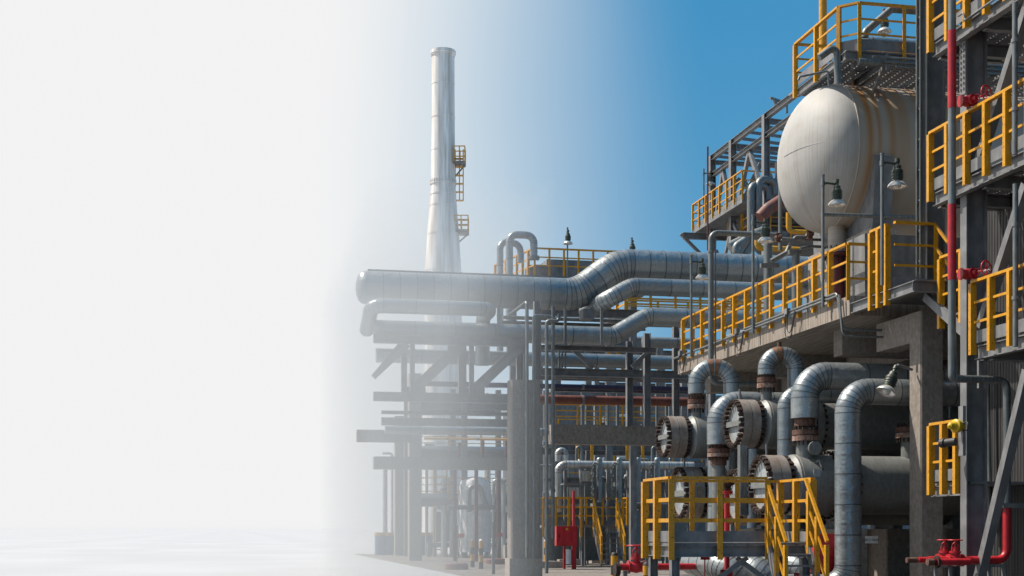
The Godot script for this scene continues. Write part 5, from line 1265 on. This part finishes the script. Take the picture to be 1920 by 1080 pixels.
func bollard(px: float, py: float, label: String, d := 0.0, h := 1.08, group := ""):
	var k := aty(px, py, 0.0) if d == 0.0 else atd(px, py, d)
	k.y = 0
	var t := thing("bollard", label, "bollard", k, group)
	var n := 4
	for i in n: rod(t, "stripe", k + Vector3.UP * h * i / n, k + Vector3.UP * h * (i + 1) / n, 0.085, M.black if i % 2 == 0 else M.yellow)
	var mb := MB.new(); mb.lathe(k + Vector3.UP * h, Vector3.UP, [[0.0, 0.087], [0.05, 0.075], [0.08, 0.04], [0.085, 0.0]], 16, true); own(t, "cap", mb, M.black if d > 0 else M.white)
func yard():
	bollard(886, 1064, "yellow and black striped bollard with a white cap on the open pavement", 0.0, 1.08, "striped bollards on the open pavement")
	bollard(902, 1067, "yellow and black striped bollard with a white cap on the open pavement", 0.0, 1.08, "striped bollards on the open pavement")
	bollard(1024, 1066, "striped bollard half hidden by the grey column conduits", 0.0, 1.08)
	bollard(1152, 1090, "near black-topped bollard beside the red hydrant coupling", 33.0, 0.92)
	bollard(1213, 1090, "near black-topped bollard in front of the red hydrant pipe", 28.5, 0.8)
	# white vessel with ribbed jacket
	var k := atb(890, 1000, 74.0); var s := 75.0 / FOC
	var t := thing("white_vessel", "pale ribbed vertical vessel with a domed top behind red posts", "vessel", Vector3(k.x, 0, k.z))
	var yt := atb(890, 893, 74).y; var r := 30 * s
	var mb := MB.new(); mb.lathe(Vector3(k.x, 0, k.z), Vector3.UP, [[0.3, r], [yt - 0.6, r], [yt - 0.25, r * 0.85], [yt - 0.05, r * 0.5], [yt, 0.0]], 32, true); own(t, "shell", mb, M.white)
	for i in 14:
		var a := TAU * i / 14
		bx(t, "rib", Vector3(k.x + cos(a) * r * 1.0, yt / 2 - 0.1, k.z + sin(a) * r * 1.0), Vector3(0.06, yt - 0.9, 0.06), M.white)
	var fr := thing("square_pipe_loop", "grey pipe loop standing before the white vessel", "pipe", atb(878, 990, 72))
	conduit(fr, "pipe", [atb(879, 960, 72), atb(879, 912, 72), atb(900, 912, 72), atb(912, 950, 72)], 0.14, M.galv, 0.3, 10)
	conduit(fr, "cross_pipe", [atb(840, 951, 72), atb(935, 951, 72)], 0.14, M.galv, 0.3, 10)
	for q in [[853, 880, 1000, 66], [893, 880, 1015, 65], [935, 880, 960, 66], [862, 830, 860, 70], [905, 825, 860, 70], [950, 825, 860, 70]]:
		var a := atb(q[0], q[1], q[3]); var b := atb(q[0], q[2], q[3])
		var p := thing("red_post", "slim dark red steel post below the far concrete beam", "post", b, "dark red posts below the far beam")
		bx(p, "post", Vector3(a.x, (a.y + (b.y if q[2] < 900 else 0.0)) / 2, a.z), Vector3(0.16, a.y - (b.y if q[2] < 900 else 0.0), 0.16), M.red_dark)
	var sk := thing("pump_skid", "dark low machinery skid behind the open pavement", "machine", atb(860, 1030, 76))
	for q in [[815, 850, 960, 1015], [850, 880, 985, 1020], [905, 950, 960, 1010], [800, 955, 1018, 1026]]:
		var a := atb(q[0], q[2], 77); var b := atb(q[1], q[3], 77); bx(sk, "housing", Vector3((a.x + b.x) / 2, (a.y + b.y) / 2, a.z), Vector3(b.x - a.x, a.y - b.y, 1.0), M.vessel if q[2] < 1000 else M.steel)
	for px in [805, 830, 858, 884, 912, 940]: bx(sk, "foot", Vector3(atb(px, 1030, 76.4).x, 0.4, -76.4), Vector3(0.18, 0.8, 0.3), M.steel_dark)
	for q in [[822, 925], [838, 935], [832, 915]]: rod(sk, "motor", atb(q[0], q[1] + 30, 76), atb(q[0], q[1], 76), 0.2, M.galv)
	# sign on round red base
	for q in [[856, 1072, 857, "thin sign post on a round red concrete base"], [930, 1062, 931, "small red sign on a post beside the concrete column"]]:
		var c := aty(q[0], q[1] - 4, 0.0)
		var g := thing("base_sign", q[3], "sign", c)
		var lb := MB.new(); lb.lathe(c, Vector3.UP, [[0.0, 0.46], [0.22, 0.44], [0.25, 0.4], [0.25, 0.0]], 24); own(g, "round_base", lb, M.oxide)
		rod(g, "post", c + Vector3(0, 0.2, 0), c + Vector3(0.15, 1.25, 0), 0.02, M.steel_pale)
		bx(g, "plate", c + Vector3(0.16, 1.3, 0.02), Vector3(0.26, 0.16, 0.015), M.red)
	for q in [[957, 1055, "pale concrete block beside the rack column's foot"]]:
		var c := aty(q[0], q[1], 0.0); var g := thing("concrete_block", q[2], "block", c); bx(g, "block", c + Vector3(0, 0.4, 0), Vector3(0.6, 0.8, 0.5), M.concrete_pale)
		rod(g, "red_base", c + Vector3(0, 0.0, 0.6), c + Vector3(0, 0.2, 0.6), 0.4, M.oxide)
	for q in [955, 925]:
		var c := aty(q, 1077, 0.0); var g := thing("steel_stake", "slim pale steel stake standing left of the concrete rack column", "post", c, "steel stakes by the rack column"); bx(g, "stake", c + Vector3(0, 0.9, 0), Vector3(0.1, 1.8, 0.1), M.galv)
	# drums under yellow tarpaulin
	for i in 6:
		var c := atb(712 + i * 19, 1020, 82)
		var g := thing("oil_drum", "blue barrel with a yellow lid in the far hazy row", "barrel", Vector3(c.x, 0, c.z), "row of blue barrels with yellow lids")
		rod(g, "barrel", Vector3(c.x, 0, c.z), Vector3(c.x, 1.15, c.z), 0.3, M.blue); rod(g, "lid", Vector3(c.x, 1.15, c.z), Vector3(c.x, 1.35, c.z), 0.32, M.yellow)
		rod(g, "hoop", Vector3(c.x, 0.5, c.z), Vector3(c.x, 0.56, c.z), 0.315, M.blue)

func background():
	# far pipe bridges and process frames between the rack and the horizon, each of its own
	for q in [[66, 1045, 1330, 11.0, "far grey process frame behind the rack's right bay"], [74, 780, 960, 9.5, "far grey process frame behind the truss"], [82, 1150, 1420, 12.5, "far dark process frame behind the exchangers"]]:
		var t := thing("process_frame", q[4], "structure", atb((q[1] + q[2]) / 2.0, 992, q[0]))
		var x0 := atb(q[1], 992, q[0]).x; var x1 := atb(q[2], 992, q[0]).x
		var n := maxi(2, roundi((x1 - x0) / 3.0))
		var dark: Material = M.steel
		for i in n + 1:
			var x := lerpf(x0, x1, float(i) / n)
			for bb in [0.0, 4.0]: bx(t, "post", V(x, q[3] / 2, q[0] + bb), Vector3(0.3, q[3], 0.3), dark)
		var lv := 3.0
		while lv < q[3] + 0.1:
			for bb in [0.22, 4.22]: hbeam(t, "beam", V(x0, lv, q[0] + bb), V(x1, lv, q[0] + bb), 0.35, 0.25, dark)
			for k in 4:
				var yy: float = lv + 0.25 + 0.1 * (k % 2)
				rod(t, "pipe", V(x0, yy, q[0] + 0.8 + k * 0.8), V(x1, yy, q[0] + 0.8 + k * 0.8), 0.12 + 0.05 * (k % 3), M.jack[k % 3])
			if int(lv) % 2 == 1:
				railing(t, [V(x0, lv + 0.2, q[0] - 0.2), V(x1, lv + 0.2, q[0] - 0.2)], {"sp": 2.0, "toe": 0.0, "under": 0.1, "h": 1.1})
			lv += 2.6
	var h := thing("backdrop_hall", "long hall added as a dark backdrop far behind the exchangers", "building", V(30, 0, 92))  # building added so no bright sky shows through behind the plant
	var a := atb(1030, 992, 90).x
	bx(h, "front_wall", V(a + 22, 5.2, 90.2), Vector3(44, 10.4, 0.3), M.clad_dark)
	bx(h, "side_wall", V(a - 0.1, 5.2, 97.5), Vector3(0.3, 10.4, 14.4), M.clad)
	bx(h, "roof", V(a + 22, 10.55, 97.5), Vector3(44.6, 0.25, 15.2), M.steel)
	for i in 14: bx(h, "window", V(a + 2 + i * 3.0, 7.6, 90.0), Vector3(1.6, 1.1, 0.06), M.steel)
	# wall added to give the exchanger bay a dark background
	var w := thing("added_bay_wall", "concrete wall added to darken the back of the exchanger bay", "wall", V(22, 0, 34))
	bx(w, "wall", V(22.6, 3.05, 34.2), Vector3(0.3, 6.08, 13.0), M.concrete_dark)
	var tk := thing("bay_vessel", "shadowed grey vessel deep in the exchanger bay", "vessel", V(17, 0, 37))
	rod(tk, "shell", V(14.5, 2.8, 37.2), V(22, 2.8, 37.2), 1.0, M.vessel)
	for x in [15.5, 20.5]: bx(tk, "saddle", V(x, 1.0, 37.2), Vector3(0.4, 2.0, 1.4), M.concrete_dark)

func clutter():
	var r := RandomNumberGenerator.new(); r.seed = 12
	# thin uprights and cabinets among the machinery in the middle distance
	var i := 0
	for px in [1042, 1066, 1088, 1102, 1136, 1147, 1172, 1183, 1207, 1219, 1243, 1256]:
		var b := 58.6 + r.randf() * 3.0
		var top := atb(px, 850 + r.randf() * 55, b)
		var t := thing("instrument_pipe", "thin grey pipe rising among the machinery behind the valve standpipes", "pipe", Vector3(top.x, 0, top.z), "thin pipes among the machinery")
		conduit(t, "pipe", [Vector3(top.x, 0, top.z), top, top + Vector3(r.randf_range(-0.9, 0.9), 0, -0.3)], r.randf_range(0.035, 0.08), M.galv, 0.15, 8)
		if i % 2 == 0: valve(t, Vector3(top.x, r.randf_range(1.2, 2.6), top.z), Vector3.UP, Vector3(0, 0, 1), 0.07, M.vessel, 0.14)
		i += 1
	var labs := ["pale grey instrument cabinet under the small canopy", "pale grey instrument cabinet left of the first valve standpipe", "square grey control box low beside the small platform's stair", "grey control box high among the standpipes"]
	var spots := [[1075, 925, 0.5, 0.55], [1098, 893, 0.42, 0.5], [1146, 990, 0.4, 0.45], [1180, 905, 0.35, 0.5]]
	for k in 4:
		var q: Array = spots[k]
		var c := atb(q[0], q[1], 56.8)
		var t := thing("control_cabinet", labs[k], "cabinet", Vector3(c.x, 0, c.z))
		bx(t, "box", c, Vector3(q[2], q[3], 0.25), M.galv)
		bx(t, "door", c + Vector3(0, 0, 0.13), Vector3(q[2] * 0.86, q[3] * 0.88, 0.012), M.jack_white[0])
		bx(t, "stand", Vector3(c.x, (c.y - q[3] / 2) / 2, c.z - 0.05), Vector3(0.08, c.y - q[3] / 2, 0.08), M.steel)
	# hazy left side
	i = 0
	for q in [[800, 850, 78], [815, 835, 80], [832, 900, 76], [846, 905, 76], [868, 845, 79], [915, 860, 79], [925, 900, 72], [944, 905, 72], [722, 870, 86], [735, 850, 88]]:
		var top := atb(q[0], q[1], q[2])
		var t := thing("far_standpipe", "thin pale standpipe in the hazy far yard", "pipe", Vector3(top.x, 0, top.z), "pale standpipes in the far yard")
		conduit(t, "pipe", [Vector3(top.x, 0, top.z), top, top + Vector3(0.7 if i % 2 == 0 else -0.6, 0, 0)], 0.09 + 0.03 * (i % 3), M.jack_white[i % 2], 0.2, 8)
		i += 1
	for q in [[826, 905, 77, "yellow caged ladder in the hazy yard left of the ribbed vessel"], [921, 900, 80, "yellow caged ladder in the hazy yard right of the ribbed vessel"]]:
		var top := atb(q[0], q[1] - 60, q[2])
		var t := thing("caged_ladder", q[3], "ladder", Vector3(top.x, 0, top.z))
		for s in [-0.35, 0.35]: bx(t, "stile", Vector3(top.x + s, top.y / 2, top.z), Vector3(0.08, top.y, 0.08), M.yellow)
		for k in 12: bx(t, "rung", Vector3(top.x, 0.4 + k * top.y / 13.0, top.z), Vector3(0.7, 0.06, 0.06), M.yellow)
	# short pipes and hangers in the rack's right bay
	i = 0
	for q in [[1048, 655, 690, 45.2], [1054, 655, 690, 45.2], [1060, 655, 690, 45.2], [1158, 725, 800, 47.0], [1092, 735, 800, 48.0], [1140, 740, 800, 50.0], [1232, 700, 800, 47.5], [1250, 720, 800, 46.8]]:
		var a := atb(q[0], q[1], q[3]); var b := atb(q[0], q[2], q[3]); b.x = a.x
		var t := thing("hanger_pipe", "slim grey vertical pipe hanging inside the rack's right bay", "pipe", b, "slim vertical pipes inside the rack")
		rod(t, "pipe", b, a, 0.035 if i < 3 else 0.06, M.galv); rod(t, "collar", a.lerp(b, 0.4), a.lerp(b, 0.43), 0.09, M.steel)
		i += 1
	var yl := thing("rack_gallery", "yellow railed gallery deep in the rack above the concrete beam", "walkway", atb(1150, 790, 52))
	var g0 := atb(1040, 792, 52); var g1 := atb(1250, 792, 52)
	railing(yl, [g0, Vector3(g1.x, g0.y, g0.z)], {"sp": 0.9, "toe": 0.0, "under": 0.1, "h": 0.7, "pw": 0.06})
	bx(yl, "deck", (g0 + Vector3(g1.x, g0.y, g0.z)) / 2 + Vector3(0, -0.1, -0.5), Vector3(g1.x - g0.x, 0.08, 1.0), M.steel)
	# cable tray on top of the thick pipe
	var tray := thing("cable_tray", "thin dark cable tray lying along the top of the thick rack pipe", "tray", atb(860, 512, 42))
	var y0 := atb(860, 545, 42).y
	bar(tray, "channel", V(atb(690, 512, 42).x, y0 + 0.535, 42.1), V(atb(1120, 512, 42).x - 0.4, y0 + 0.535, 42.1), 0.05, 0.2, M.steel)
	# struts, ties and tubing round the drum platform
	var hx := thing("platform_tubing", "bundle of thin grey tubes clipped under the drum platform's front edge", "tube", V(16.5, 12.8, 31))
	for k in 3: conduit(hx, "tube", [V(15.2 + k * 0.3, 12.95 - k * 0.1, 31.05), V(21.8, 12.95 - k * 0.1, 31.05)], 0.03, M.galv, 0.1, 6)
	for k in 4: bar(hx, "clip", V(15.6 + k * 0.9, 13.05, 31.1), V(15.6 + k * 0.9, 12.65, 31.1), 0.06, 0.04, M.steel)



func _ready():
	rng.seed = 7
	# camera
	var cam := Camera3D.new(); cam.name = "camera"; add_child(cam)
	cam.projection = Camera3D.PROJECTION_FRUSTUM
	cam.near = 0.1; cam.far = 20000.0
	cam.size = 0.1 * 1080.0 / FOC
	cam.frustum_offset = Vector2(0, 0.1 * (HOR - 540.0) / FOC)
	cam.position = EYE; cam.rotation.y = -TH
	cam.current = true
	# sky, exposure
	var we := WorldEnvironment.new(); we.name = "environment"; var e := Environment.new(); we.environment = e; add_child(we)
	e.tonemap_mode = Environment.TONE_MAPPER_LINEAR
	e.tonemap_exposure = 1.85
	e.background_mode = Environment.BG_SKY
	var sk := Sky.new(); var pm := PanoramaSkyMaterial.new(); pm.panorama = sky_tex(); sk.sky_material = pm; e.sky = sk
	e.sdfgi_enabled = true; e.ssao_enabled = true; e.ssil_enabled = true
	e.volumetric_fog_enabled = true; e.volumetric_fog_density = 0.0
	# sun
	var sun := DirectionalLight3D.new(); sun.name = "sun"; add_child(sun)
	sun.light_energy = 1.25; sun.light_color = Color(1, 0.955, 0.9); sun.light_angular_distance = 0.5; sun.shadow_enabled = true
	sun.look_at_from_position(Vector3.ZERO, -SUN_TO)
	unit_meshes()
	make_materials()
	setting()
	fade_mist()
	slab()
	link_platform()
	tower()
	drum()
	drum_platform()
	exchangers()
	exchanger_pipes()
	front_platform()
	red_pipes()
	chimney()
	rack()
	far_platforms()
	far_frame()
	manifold()
	background()
	yard()
	clutter()
